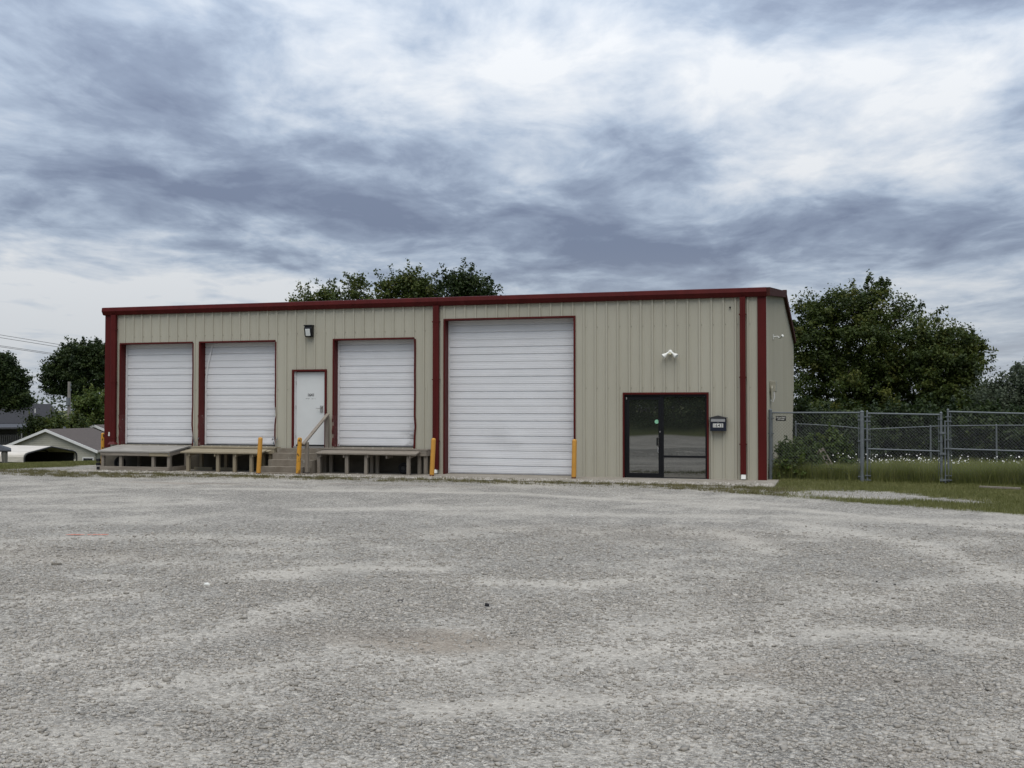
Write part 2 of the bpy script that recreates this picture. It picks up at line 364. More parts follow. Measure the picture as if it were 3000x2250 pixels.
TRK = [[(-60,1898),(203,1855),(420,1814),(560,1790)],[(-60,1958),(271,1909),(576,1848),(746,1804),(900,1772)],[(-60,1757),(203,1750),(330,1742)],[(719,1690),(881,1664),(1003,1656),(1300,1664)],
       [(-60,1584),(237,1573),(542,1570),(900,1580)],[(-60,1457),(122,1451),(300,1447)],[(610,1430),(1119,1437),(1500,1444),(1907,1468),(2300,1488),(3050,1560)],[(100,1482),(300,1481),(600,1470)],
       [(705,1610),(868,1614)],[(2100,1556),(2212,1590),(2250,1615)],[(2381,1785),(2619,1742),(2788,1702),(3050,1684)],[(1800,1850),(1907,1834),(2056,1814)],
       [(2314,1529),(2653,1583),(2856,1644),(3050,1720)],[(1400,1700),(1690,1712),(1900,1690)],[(1500,1500),(2100,1510),(3050,1530)],[(380,2010),(700,1975),(1000,1900)],
       [(1700,1910),(2100,1880),(2500,1840),(3050,1870)],[(-60,1640),(300,1630),(700,1655)],[(900,1490),(1500,1486)],[(1200,2080),(1700,2040),(2200,2030)]]
def dist_poly(x, y, pts):
    d = np.full(x.shape, 1e9)
    for (ax, ay), (bx, by) in zip(pts[:-1], pts[1:]):
        vx, vy = bx-ax, by-ay; t = np.clip(((x-ax)*vx+(y-ay)*vy)/(vx*vx+vy*vy), 0, 1)
        d = np.minimum(d, np.hypot(x-ax-t*vx, y-ay-t*vy))
    return d
TRKG = [[tuple(GZ(u, v)[:2]) for u, v in t] for t in TRK]
def dust_mask(x, y):
    n = fbm(x*.55, y*.55, 31); n2 = fbm(x*2.3, y*2.3, 33); n3 = fbm(x*7, y*7, 35)
    d = .6*sst(.44, .68, n*.55+n2*.45)
    for i, t in enumerate(TRKG):
        w = .16 + .16*((i*37) % 10)/10
        dd = dist_poly(x, y, t) + (n2-.5)*.55 + (n3-.5)*.25
        d = np.maximum(d, (.62+.38*((i*53) % 10)/10)*sst(w*2.6, w*.2, dd)*sst(.20, .52, n3*.5+n2*.5))
    c = GZ(810, 1678)[:2]
    d = np.maximum(d, .95*sst(1.1, .4, np.hypot((x-c[0])/.75, (y-c[1])/.42)+(n2-.5)*.6))
    return np.clip(d, 0, 1)
def dirt_mask(x, y):
    n2 = fbm(x*3, y*3, 43); r = np.zeros(x.shape)
    for u, v, a, b, w in ((1270,1875,.75,.5,.8),(1000,1855,.9,.4,.45),(2250,1962,.5,.3,.5),(2620,1990,.8,.3,.4),(2700,2215,.5,.25,.4),(560,1415,2.2,.35,.5),(1150,1420,3,.3,.35),(150,1620,2,.9,.25),(1900,1560,3,1.2,.22)):
        c = GZ(u, v)[:2]; r = np.maximum(r, w*sst(1.2, .3, np.hypot((x-c[0])/a, (y-c[1])/b)+(n2-.5)*.9))
    return r
def axis(lo, hi, st, far):
    a = np.arange(lo, hi+1e-6, st); out = []; d = st; p = hi
    while p < far: d *= 1.22; p += d; out.append(p)
    b = []; d = st; p = lo
    while p > -far: d *= 1.22; p -= d; b.append(p)
    return np.r_[b[::-1], a, out]
def build_ground():
    xs = axis(-27, 8.4, .13, 1500); ys = axis(-24, 3, .13, 1500)
    X, Y = np.meshgrid(xs, ys); Z = hgt(X, Y)
    lot = (X > -30)*(X < 10)*(Y > -30)*(Y < 4)
    Z = Z + lot*((fbm(X*.8, Y*.8, 51)-.5)*.03 + (fbm(X*5, Y*5, 53)-.5)*.012 - .012)
    nx, ny = len(xs), len(ys); i = np.arange(nx*ny).reshape(ny, nx)
    F = np.stack([i[:-1, :-1], i[:-1, 1:], i[1:, 1:], i[1:, :-1]], -1).reshape(-1, 4)
    x, y = X.ravel(), Y.ravel()
    m, nt, N, L, b = new_mat('gravel_ground')
    def attr(n):
        a = N.new('ShaderNodeAttribute'); a.attribute_name = n; return a.outputs['Fac']
    def mix(f, a, c):
        k = N.new('ShaderNodeMix'); k.data_type = 'RGBA'
        if isinstance(f, float): k.inputs['Factor'].default_value = f
        else: L.new(f, k.inputs['Factor'])
        for nm, s in (('A', a), ('B', c)):
            if isinstance(s, tuple): k.inputs[nm].default_value = (*s, 1)
            else: L.new(s, k.inputs[nm])
        return k.outputs['Result']
    def mt(op, a, c):
        k = N.new('ShaderNodeMath'); k.operation = op
        for j, s in enumerate((a, c)):
            if isinstance(s, (int, float)): k.inputs[j].default_value = s
            else: L.new(s, k.inputs[j])
        return k.outputs[0]
    tc = N.new('ShaderNodeTexCoord')
    def vor(sc, feat='F1'):
        v = N.new('ShaderNodeTexVoronoi'); v.inputs['Scale'].default_value = sc; v.feature = feat; L.new(tc.outputs['Object'], v.inputs['Vector']); return v
    def nse(sc, det=5, ro=.6):
        v = N.new('ShaderNodeTexNoise'); v.inputs['Scale'].default_value = sc; v.inputs['Detail'].default_value = det; v.inputs['Roughness'].default_value = ro
        L.new(tc.outputs['Object'], v.inputs['Vector']); return v.outputs['Fac']
    v1 = vor(38); v2 = vor(75)
    sepc = N.new('ShaderNodeSeparateColor'); L.new(v1.outputs['Color'], sepc.inputs[0])
    sepd = N.new('ShaderNodeSeparateColor'); L.new(v2.outputs['Color'], sepd.inputs[0])
    rr = mt('ADD', mt('MULTIPLY', sepc.outputs[0], .55), mt('MULTIPLY', sepd.outputs[0], .45))
    ramp = N.new('ShaderNodeValToRGB'); L.new(rr, ramp.inputs[0]); e = ramp.color_ramp.elements
    e[0].position = .12; e[0].color = (0.145, 0.135, 0.118, 1); e[1].position = .92; e[1].color = (0.557, 0.523, 0.458, 1)
    q = e.new(.5); q.color = (0.326, 0.305, 0.268, 1)
    bn = N.new('ShaderNodeMapRange'); L.new(nse(.7, 6, .65), bn.inputs['Value']); bn.inputs['From Min'].default_value = .3; bn.inputs['From Max'].default_value = .7
    bn.inputs['To Min'].default_value = .84; bn.inputs['To Max'].default_value = 1.14
    b2 = N.new('ShaderNodeMapRange'); L.new(nse(24, 4, .75), b2.inputs['Value']); b2.inputs['From Min'].default_value = .3; b2.inputs['From Max'].default_value = .7
    b2.inputs['To Min'].default_value = .70; b2.inputs['To Max'].default_value = 1.26
    bn2 = mt('MULTIPLY', bn.outputs[0], b2.outputs[0])
    gc = N.new('ShaderNodeVectorMath'); gc.operation = 'SCALE'; L.new(ramp.outputs[0], gc.inputs[0]); L.new(bn2, gc.inputs['Scale'])
    dn = N.new('ShaderNodeValToRGB'); L.new(nse(60, 4), dn.inputs[0]); dn.color_ramp.elements[0].position = .3; dn.color_ramp.elements[1].position = .75
    dn.color_ramp.elements[0].color = (0.351, 0.324, 0.278, 1); dn.color_ramp.elements[1].color = (0.479, 0.446, 0.383, 1)
    c = mix(mt('MULTIPLY', attr('dust'), .68), gc.outputs[0], dn.outputs[0])
    c = mix(mt('MULTIPLY', attr('dirt'), .55), c, (.20, .145, .095))
    gn = N.new('ShaderNodeValToRGB'); L.new(nse(9, 6), gn.inputs[0]); gn.color_ramp.elements[0].position = .3; gn.color_ramp.elements[1].position = .7
    gn.color_ramp.elements[0].color = (.060, .070, .020, 1); gn.color_ramp.elements[1].color = (.135, .135, .048, 1)
    c = mix(mt('MULTIPLY', attr('weed'), .38), c, (.155, .138, .085))
    c = mix(attr('grass'), c, gn.outputs[0])
    L.new(c, b.inputs['Base Color']); b.inputs['Roughness'].default_value = .93; b.inputs['Specular IOR Level'].default_value = .2
    hgtn = mt('ADD', mt('MULTIPLY', v1.outputs['Distance'], -1.), mt('MULTIPLY', v2.outputs['Distance'], -.6))
    bp = N.new('ShaderNodeBump'); bp.inputs['Distance'].default_value = .03
    L.new(mt('SUBTRACT', .95, mt('MULTIPLY', attr('dust'), .6)), bp.inputs['Strength'])
    L.new(hgtn, bp.inputs['Height']); L.new(bp.outputs[0], b.inputs['Normal'])
    ap = ((x > -19.7)*(x < .2)*(y > -1.9)*(y < 3)).astype(float)
    o = np_mesh('ground', np.stack([x, y, Z.ravel()], 1), F, m, attrs={'grass': grass_mask(x, y), 'dust': dust_mask(x, y), 'dirt': dirt_mask(x, y), 'weed': weed_mask(x, y)})
    for p in o.data.polygons[:1]: pass
    o.data.polygons.foreach_set('use_smooth', np.ones(len(F), bool))
    tag(o, 'grey crushed stone lot with grassy margins', None, None, 'structure')
build_ground()
# loose stones: real crushed rock where the photograph resolves it
def build_stones():
    P = []
    n = 760000
    D = np.sqrt(rng.uniform(4.8**2, 17.5**2, n)); u = rng.uniform(-140, 3140, n)
    fwh = np.array([BX[0], BX[1]]); fwh = fwh/np.linalg.norm(fwh); rt = np.array([fwh[1], -fwh[0]])
    x = CAM[0] + fwh[0]*D + rt[0]*D*(u-1500)/FPX; y = CAM[1] + fwh[1]*D + rt[1]*D*(u-1500)/FPX
    keep = rng.uniform(0, 1, n) < (1-.86*dust_mask(x, y))*np.clip(1.35-.078*D, 0, 1)*(.25+.75*sst(.3, .6, fbm(x*1.3, y*1.3, 61)))*.47
    x, y, D = x[keep], y[keep], D[keep]; n = len(x)
    size = np.clip(rng.lognormal(math.log(.0055), .42, n), .003, .017)*(1+.026*D)
    base = np.array([(-1,-1,-1),(1,-1,-1),(1,1,-1),(-1,1,-1),(-1,-1,1),(1,-1,1),(1,1,1),(-1,1,1)], float)
    V = base[None]*(1+rng.uniform(-.45, .35, (n, 8, 3)))
    V = V*np.stack([rng.uniform(.8, 1.35, n), rng.uniform(.65, 1.1, n), rng.uniform(.4, .75, n)], 1)[:, None, :]
    a = rng.uniform(0, 6.283, n); t = rng.uniform(-.5, .5, n)
    ct, st_ = np.cos(t)[:, None], np.sin(t)[:, None]
    Vy = V[..., 1]*ct - V[..., 2]*st_; Vz = V[..., 1]*st_ + V[..., 2]*ct
    ca, sa = np.cos(a)[:, None], np.sin(a)[:, None]
    Vx = V[..., 0]*ca - Vy*sa; Vy = V[..., 0]*sa + Vy*ca
    V = np.stack([Vx, Vy, Vz], -1)*size[:, None, None]
    z = (fbm(x*.8, y*.8, 51)-.5)*.03 + (fbm(x*5, y*5, 53)-.5)*.012 - .012
    V = V + np.stack([x, y, z + size*.22], 1)[:, None, :]
    F = np.array([(0,3,2,1),(4,5,6,7),(0,1,5,4),(1,2,6,5),(2,3,7,6),(3,0,4,7)])
    F = (F[None] + (np.arange(n)*8)[:, None, None]).reshape(-1, 4)
    o = np_mesh('gravel_stones', V.reshape(-1, 3), F, stone_mat, rnd=np.repeat(np.clip(rng.normal(.46, .2, n), 0, 1), 8), kind='stuff')
    tag(o, 'loose angular grey limestone chips strewn over the lot', 'gravel')
    print('stones', n)
build_stones()
# ------------------------------------------------------------------ steel building
XL, XR, DEP, EAVE, RIDGE = -19.657, 0.0, 21.0, 4.80, 5.80
bld = thing('steel_building', (XL/2, DEP/2, 0), 'long beige ribbed steel building with dark red trim and white overhead doors', 'building')
SILL, DTOP = .72, 3.775
OPEN = [(-19.149, -16.615, SILL, DTOP), (-16.382, -13.859, SILL, DTOP), (-12.003, -9.520, SILL, DTOP),   # dock doors
        (-13.302, -12.246, .70, 2.918), (-8.636, -4.952, -.05, 4.267), (-3.632, -1.426, -.05, 2.219)]
RIB0 = 0 - 61.38*FT
def rib_profile(a, b, off):
    """break points (s, outward) of the ribbed sheet between a and b"""
    pts = []
    k0 = int(math.floor((a-off)/FT))-1; k1 = int(math.ceil((b-off)/FT))+1
    for k in range(k0, k1+1):
        r = off + k*FT
        pts += [(r-.036, 0), (r-.020, .034), (r+.020, .034), (r+.036, 0)]
        for q in (.102, .203): pts += [(r+q-.016, 0), (r+q-.006, .003), (r+q+.006, .003), (r+q+.016, 0)]
    return pts
def panel(name, a, b, off, fn, zb, zt, openings, m, parent):
    pts = rib_profile(a, b, off); S = [p[0] for p in pts]; O = [p[1] for p in pts]
    f = lambda s: float(np.interp(s, S, O))
    br = sorted(set([round(a, 5), round(b, 5)] + [round(p[0], 5) for p in pts if a < p[0] < b] + [round(e, 5) for o in openings for e in o[:2] if a < e < b]))
    strips = []
    for i, (s0, s1) in enumerate(zip(br[:-1], br[1:])):
        if s1-s0 < 1e-4: continue
        mid = (s0+s1)/2; cuts = sorted((o[2], o[3]) for o in openings if o[0] < mid < o[1])
        z = zb; iv = []
        for c0, c1 in cuts:
            if c0 > z: iv.append((z, c0))
            z = max(z, c1)
        iv.append((z, None))
        for z0, z1 in iv: strips.append([s0, s1, z0, z1, len(strips)])
    # pieces of sheet that hang together become one object each
    for p in strips:
        for q in strips:
            if q[4] != p[4] and abs(q[1]-p[0]) < 1e-4 and min(p[3] or 99, q[3] or 99) - max(p[2], q[2]) > .01:
                old, new = p[4], q[4]
                for r in strips:
                    if r[4] == old: r[4] = new
    for grp in sorted(set(p[4] for p in strips)):
        mb = MB()
        for s0, s1, z0, z1, g_ in strips:
            if g_ != grp: continue
            t0, t1 = (z1, z1) if z1 is not None else (zt(s0), zt(s1))
            o0, o1 = f(s0), f(s1)
            q = [fn(s0, o0, z0), fn(s1, o1, z0), fn(s1, o1, t1), fn(s0, o0, t0), fn(s0, -.02, z0), fn(s1, -.02, z0), fn(s1, -.02, t1), fn(s0, -.02, t0)]
            k = len(mb.v); mb.v += q; mb.f += [tuple(k+i for i in g) for g in ((0,1,2,3), (5,4,7,6), (4,5,1,0), (3,2,6,7))]
        mb.build(name, m, parent)
front = lambda s, o, z: (s, -o, z)
s = XL
edges = [XL] + [RIB0 + k*FT - .05 for k in range(0, 62, 3) if XL+.3 < RIB0 + k*FT - .05 < XR-.2] + [XR]
for a, b in zip(edges[:-1], edges[1:]): panel('wall_panel', a, b, RIB0, front, -.05, lambda s_: EAVE, OPEN, siding, bld)
gable = lambda y: EAVE + (RIDGE-EAVE)*(1-abs(y-DEP/2)/(DEP/2)) - .02
right_side = lambda s, o, z: (XR+o, s, z)
left_side = lambda s, o, z: (XL-o, s, z)
back_side = lambda s, o, z: (s, DEP+o, z)
ey = [0.] + [.3*k*3.048 for k in range(1, 23)] + [DEP]
ey = [e for e in ey if e <= DEP]
for a, b in zip(ey[:-1], ey[1:]):
    if a < DEP/2 < b:
        for c, d in ((a, DEP/2), (DEP/2, b)): panel('wall_panel', c, d, .12, right_side, -.7, gable, [], siding, bld)
    else: panel('wall_panel', a, b, .12, right_side, -.7, gable, [], siding, bld)
    panel('wall_panel', a, b, .12, left_side, -.6, gable, [], siding, bld)
for a, b in zip(edges[:-1], edges[1:]): panel('wall_panel', a, b, RIB0, back_side, -.7, lambda s_: EAVE, [], siding, bld)
MB().box(XL-.046, -9.02, -.047, -.031, -.05, .615).build('under_dock_shade_strip', M('under_dock_shade', (.060, .052, .040), .9, c2=(.10, .088, .066), scale=(2, 2, 4)), bld)  # dark brown strip added over the panel feet to deepen shade under the docks
# dark interior shell so that the openings are solid behind their doors
MB().box(XL+.3, XR-.3, .42, .46, 0, EAVE-.1).build('liner_wall', dark_metal, bld)
# roof: two ribbed slopes
def roof_slope(y0, z0, y1, z1):
    mb = MB(); x = XL-.02; n = 0
    prof = []
    while x < XR+.02:
        prof += [(x, 0), (x+.10, 0), (x+.12, .035), (x+.15, .035), (x+.17, 0)]; x += FT*2
    prof = [p for p in prof if p[0] < XR+.02] + [(XR+.02, 0)]
    for (xa, oa), (xb, ob) in zip(prof[:-1], prof[1:]):
        mb.add([(xa, y0, z0+oa), (xb, y0, z0+ob), (xb, y1, z1+ob), (xa, y1, z1+oa), (xa, y0, z0-.05), (xb, y0, z0-.05), (xb, y1, z1-.05), (xa, y1, z1-.05)], [(0,1,2,3),(7,6,5,4),(0,4,5,1)])
    return mb.build('roof_slope', roof_metal, bld)
roof_slope(-.10, EAVE+.045, DEP/2, RIDGE+.05); roof_slope(DEP+.1, EAVE+.045, DEP/2, RIDGE+.05)
MB().prism([(-.25,-.005),(0,.03),(.25,-.005),(.25,.02),(0,.06),(-.25,.02)], lambda p, q, t: (t, DEP/2+p, RIDGE+.05+q), XL-.02, XR+.02).build('ridge_cap', roof_metal, bld)
# eave gutter (front), in lengths
GP = [(-.005, 4.655), (-.095, 4.665), (-.165, 4.775), (-.150, 4.878), (-.110, 4.893), (-.005, 4.885)]
gx = [XL-.085, -14.2, -8.8, -3.6, XR+.055]
for i, (a, b) in enumerate(zip(gx[:-1], gx[1:])):
    MB().prism(GP, lambda p, q, t: (t, p, q), a+.002, b-.002).build('eave_gutter', red, bld)
MB().prism([(q+DEP, z) for q, z in ((.005, 4.655), (.15, 4.665), (.165, 4.88), (.005, 4.885))], lambda p, q, t: (t, p, q), XL-.08, XR+.05).build('eave_gutter', red, bld)
for x in (-17.0, -11.4, -6.1): MB().box(x-.012, x+.012, -.172, -.10, 4.74, 4.80).build('gutter_strap', red, bld)
# rake trim on both gables
for sx, x in ((1, XR), (-1, XL)):
    for y0, y1, z0, z1 in ((-.02, DEP/2, EAVE, RIDGE), (DEP/2, DEP+.02, RIDGE, EAVE)):
        xa, xb = (x+.004, x+.135) if sx > 0 else (x-.135, x-.004)
        MB().hexa([(xa, y0, z0-.115), (xb, y0, z0-.115), (xb, y1, z1-.115), (xa, y1, z1-.115), (xa, y0, z0+.10), (xb, y0, z0+.10), (xb, y1, z1+.10), (xa, y1, z1+.10)]).build('rake_trim', rake_brown if sx > 0 else red, bld)
MB().box(XR+.01, XR+.15, DEP/2-.14, DEP/2+.14, RIDGE-.13, RIDGE+.135).build('rake_peak_box', rake_brown, bld)
# corner trims (L shaped)
def corner(x0, x1, y0, y1, m): return MB().box(x0, x1, y0, y1, -.06, 4.66).build('corner_trim', m, bld, bevel=.004)
corner(-.178, XR+.042, -.042, -.032, red); corner(XR+.032, XR+.042, -.0318, .10, siding)
corner(XL-.042, XL+.165, -.042, -.032, red); corner(XL-.042, XL-.032, -.0318, .16, red)
# downspouts with straps and outlets
def downspout(xa, xb, zb, y0=-.135):
    d = MB().prism([(xa, y0+.008), (xa+.02, y0), ((xa+xb)/2-.012, y0), ((xa+xb)/2, y0+.006), ((xa+xb)/2+.012, y0), (xb-.02, y0), (xb, y0+.008), (xb, -.035), (xa, -.035)], lambda p, q, t: (p, q, t), zb, 4.664).build('downspout', red, bld)
    for z in (.9, 2.6, 4.2): MB().box(xa-.02, xb+.02, y0-.004, -.034, z, z+.03).build('strap', red, d)
    return d
downspout(-.612, -.470, .15); downspout(-8.946, -8.775, .13)
dl = downspout(-19.435, -19.262, .735)
MB().hexa([(-19.46,-.2,.72),(-19.20,-.2,.72),(-19.20,-.03,.72),(-19.46,-.03,.72),(-19.43,-.137,.80),(-19.27,-.137,.80),(-19.27,-.035,.80),(-19.43,-.035,.80)]).build('crushed_outlet', red_worn, dl)
for x in (-.612, -8.946):
    MB().hexa([(x+.02,-.16,.03),(x+.135,-.16,.03),(x+.135,-.04,.03),(x+.02,-.04,.03),(x+.02,-.13,.15),(x+.135,-.13,.15),(x+.135,-.04,.15),(x+.02,-.04,.15)]).build('outlet_pipe', white_plastic, bld, bevel=.01)
t = WY(320.5, 1271.5, -.046); MB().hexa([(t[0]-.045,-.050,t[2]-.06),(t[0]+.035,-.050,t[2]-.06),(t[0]+.035,-.0455,t[2]-.06),(t[0]-.045,-.0455,t[2]-.06),(t[0]-.03,-.050,t[2]+.06),(t[0]+.05,-.050,t[2]+.06),(t[0]+.05,-.0455,t[2]+.06),(t[0]-.03,-.0455,t[2]+.06)]).build('tag_plate', label_white, bld)
# fasteners in rows along the girts
sc = MB()
for zz in (3.80+.18, 2.36):
    for k in range(0, 64):
        x = RIB0 + k*FT + .055
        if XL+.5 < x < XR-.25 and not any(o[0]-.05 < x < o[1]+.05 and o[2]-.05 < zz < o[3]+.05 for o in OPEN): sc.box(x-.008, x+.008, -.012, -.001, zz-.008, zz+.008)
sc.build('screw_rows', M('screw', (.16, .155, .13), .5), bld, kind='stuff')
MB().lathe([(0, -.05), (.022, -.05), (.022, -.001), (0, -.001)], (WY(2139, 900)[0], 0, WY(2139, 901)[2]), 12, 'Y').build('wall_hole_plug', black_al, bld)

# ------------------------------------------------------------------ overhead doors (parts of the building)
def section_profile(h, last):
    """(z, y) of one door section: two deep grooves, one shallow joint, fine ridges between"""
    P = []; b = h/3
    for k in range(3):
        z0 = k*b
        top = z0+b
        lo = .030 if k > 0 else .012            # depth of the groove below this band
        P += [(z0+.001, lo), (z0+.012, lo*.9), (z0+.034, .001)]
        for q in (.30, .55, .78): P += [(z0+b*q-.008, 0), (z0+b*q-.003, .0045), (z0+b*q+.003, .0045), (z0+b*q+.008, 0)]
        d = .030 if k < 2 else .012
        P += [(top-.009, 0), (top-.003, d)]
    return P
def overhead_door(x0, x1, z0, z1, nsec, yd, m, parent, dents=None, label=None):
    h = (z1-z0)/nsec
    door = MB().box(x0, x1, yd+.10, yd+.13, z0, z1).build('overhead_door', m, parent)
    if label: door['label'] = label
    ns = 26 if dents else 2
    for i in range(nsec):
        P = section_profile(h, i == nsec-1); mb = MB(); xs = np.linspace(x0, x1, ns)
        nP = len(P)
        for x in xs:
            for z, y in P:
                zz = z0+i*h+z; dy = 0
                if dents: dy = dents(x, zz)
                mb.v.append((x, yd+y+dy, zz))
        for a in range(ns-1):
            for c in range(nP-1): mb.f.append((a*nP+c, (a+1)*nP+c, (a+1)*nP+c+1, a*nP+c+1))
        mb.build('door_section', m, door)
    MB().box(x0+.01, x1-.01, yd-.006, yd+.05, z0-.028, z0-.001).build('bottom_seal', rubber, door)
    return door
def gz_(x, c, w): return math.exp(-((x-c)/w)**2)
def dent_big(x, z):
    d = .035*gz_(x, -7.2, .5)*gz_(z, .75, .35) - .02*gz_(x, -6.6, .25)*gz_(z, .95, .2) + .03*gz_(x, -5.3, .35)*gz_(z, .6, .25) + .014*math.sin(x*5.1)*gz_(z, .3, .5)
    return d*(1 if z < 1.7 else 0)
def dent_c(xe):
    return lambda x, z: (.05*gz_(x, xe, .16)*gz_(z, .85, .35) + .02*gz_(x, xe-.3, .12)*gz_(z, 1.0, .15))
YD = .24
dlabels = ['white sectional dock door above the grey plywood dock', 'white sectional dock door with its weather strip hanging loose', 'white sectional dock door scuffed at its lower corner']
for i, (a, b, z0, z1) in enumerate(OPEN[:3]):
    d = overhead_door(a+.0, b-.0, z0+.03, z1+.06, 5, YD, door_white if i < 2 else door_white2, bld, dents=dent_c(b-.05), label=dlabels[i])
    # jambs and header of the recess, scuffed near the floor
    MB().box(a-.03, a+.016, -.038, YD+.02, SILL+.9, z1+.03).build('jamb', red, d); 
    lo = MB(); n = 8
    for j in range(n):
        za, zb_ = SILL-.02+(.92)*j/n, SILL-.02+.92*(j+1)/n
        w0, w1 = .012*math.sin(j*2.1+i), .012*math.sin((j+1)*2.1+i)
        lo.hexa([(a-.03-abs(w0),-.038+w0,za),(a+.016,-.038+w0,za),(a+.016,YD+.02,za),(a-.03,YD+.02,za),(a-.03-abs(w1),-.038+w1,zb_),(a+.016,-.038+w1,zb_),(a+.016,YD+.02,zb_),(a-.03,YD+.02,zb_)])
    lo.build('jamb', red_worn, d)
    lo = MB()
    for j in range(10):
        za, zb_ = SILL-.02+(z1-SILL)*j/10, SILL-.02+(z1-SILL)*(j+1)/10
        w0, w1 = [(.03*math.sin(q*1.9+i*2)*(1 if q < 4 else .15)) for q in (j, j+1)]
        lo.hexa([(b-.016+w0*.4,-.038+w0*.6,za),(b+.03+w0*.6,-.038,za),(b+.03,YD,za),(b-.016,YD,za),(b-.016+w1*.4,-.038+w1*.6,zb_),(b+.03+w1*.6,-.038,zb_),(b+.03,YD,zb_),(b-.016,YD,zb_)])
    lo.build('jamb', red, d)
    MB().box(a+.017, b-.017, -.038, YD+.02, z1-.012, z1+.03).build('header', red, d)
    MB().box(a-.06, b+.06, -.02, .42, SILL-.14, SILL-.004).build('sill', concrete, d)
    # vinyl weather strip on the left edge
    if i == 1:
        top = [WY(u, v, YD-.02) for u, v in ((622, 1009), (617, 1035), (611, 1062), (606, 1090), (603.5, 1120))]
        pts = [tuple(p) for p in top] + [(a+.06, YD-.02, z) for z in (2.2, 1.5, SILL+.02)]
        mb = MB()
        for p0, p1 in zip(pts[:-1], pts[1:]): mb.beam(p0, p1, .012, .055, (1, 0, 0))
        mb.build('weather_strip', strip_white, d)
    else: MB().box(a+.018, a+.075, YD-.03, YD-.012, SILL+.02, z1-.02).build('weather_strip', strip_white, d)
# bent metal flaps at the foot of the wall between the dock doors
for u, v, k in ((573, 1297, 0), (806, 1300, 1), (982, 1302, 2)):
    p = WY(u, v, -.05); mb = MB()
    for j in range(7):
        x = p[0] + random.uniform(-.10, .10); z = p[2] + random.uniform(-.05, .16); y = -.05 - random.uniform(0, .05)
        mb.add([(x, y, z), (x+random.uniform(.02, .09), y-.03, z+random.uniform(-.05, .05)), (x+random.uniform(.0, .06), y+.02, z+random.uniform(.03, .10))], [(0, 1, 2)])
        v3 = mb.v[-3:]; mb.add([(q[0], q[1]+.004, q[2]) for q in v3], [(2, 1, 0)])
    mb.build('torn_flashing', red_worn if k == 2 else galv, bld)
# large drive-in door
a, b, z0, z1 = OPEN[4]
big = overhead_door(a, b, .022, z1+.05, 7, YD+.03, door_white, bld, dents=dent_big, label='tall white drive-in overhead door dented along its bottom')
for xa, xb in ((a-.03, a+.018), (b-.018, b+.03)): MB().box(xa, xb, -.038, YD+.05, -.04, z1+.03).build('jamb', red, big)
MB().box(a+.0185, b-.0185, -.038, YD+.05, z1-.012, z1+.03).build('header', red, big)
MB().box(a+.02, a+.06, YD, YD+.02, .02, z1-.02).build('weather_strip', strip_white, big)
MB().box(a+.02, b-.02, -.02, .45, -.06, .012).build('sill', concrete, big)

# ------------------------------------------------------------------ text
def text_mesh(txt, size, bold=.012, spacing=1.0):
    cu = bpy.data.curves.new('txt', 'FONT'); cu.body = txt; cu.size = size; cu.align_x = 'CENTER'; cu.align_y = 'CENTER'
    cu.offset = bold*size; cu.space_character = spacing; cu.resolution_u = 3; cu.extrude = .002
    o = bpy.data.objects.new('txt', cu); col.objects.link(o); bpy.context.view_layer.update()
    me = bpy.data.meshes.new_from_object(o.evaluated_get(bpy.context.evaluated_depsgraph_get()))
    V = [tuple(v.co) for v in me.vertices]; F = [tuple(p.vertices) for p in me.polygons]
    bpy.data.objects.remove(o); bpy.data.curves.remove(cu); bpy.data.meshes.remove(me); return V, F
def lettering(name, txt, c, width, height, m, parent, y, bold=.012, spacing=1.0):
    V, F = text_mesh(txt, 1., bold, spacing)
    xs = [v[0] for v in V]; ys = [v[1] for v in V]; sx = width/(max(xs)-min(xs)); sz = height/(max(ys)-min(ys)); cx, cy = (max(xs)+min(xs))/2, (max(ys)+min(ys))/2
    return MB().add([(c[0]+(v[0]-cx)*sx, y-v[2], c[2]+(v[1]-cy)*sz) for v in V], F).build(name, m, parent)

# ------------------------------------------------------------------ personnel door 1641
a, b, z0, z1 = OPEN[3]
yd = .05
pd = MB().box(a+.075, b-.062, yd, yd+.045, z0+.06, z1-.055).build('entry_door', man_white, bld, bevel=.004); pd['label'] = 'plain white steel door numbered 1641'
for xa, xb in ((a-.02, a+.042), (b-.036, b+.022)): MB().box(xa, xb, -.045, .10, z0-.02, z1+.02).build('door_frame', red, pd)
MB().box(a+.0425, b-.0365, -.045, .10, z1-.035, z1+.02).build('door_frame', red, pd)
for xa, xb in ((a+.043, a+.072), (b-.060, b-.037)): MB().box(xa, xb, .0, .09, z0+.03, z1-.036).build('jamb_strip', strip_white, pd)
MB().box(a+.04, b-.03, -.05, .12, z0-.02, z0+.028).build('threshold', steel, pd)
MB().box(a+.076, b-.063, yd-.008, yd-.001, z0+.03, z0+.075).build('door_sweep', rubber, pd)
for z in (z0+.3, z0+1.15, z0+1.85): MB().tube([(a+.072, yd-.008, z-.055), (a+.072, yd-.008, z+.055)], .012, 8).build('hinge', steel, pd)
k = WY(943, 1197, yd); MB().box(k[0]-.045, k[0]+.04, yd-.03, yd-.001, k[2]-.10, k[2]+.09).build('lock_plate', steel, pd, bevel=.008)
MB().tube([(k[0]-.01, yd-.03, k[2]+.01), (k[0]-.01, yd-.075, k[2]+.01), (k[0]-.07, yd-.08, k[2]), (k[0]-.15, yd-.08, k[2]+.012)], .011, 8).build('lever_handle', steel, pd)
MB().lathe([(0, -.045), (.028, -.04), (.032, -.03), (0, -.03)], (k[0]+.0, yd, k[2]+.05), 14, 'Y').build('lock_cylinder', steel, pd)
c = (WY(911.0, 1157, yd)); lettering('house_number', '1641', c, .185, .088, ink, pd, yd-.003, .015, 1.0)
rem = MB()
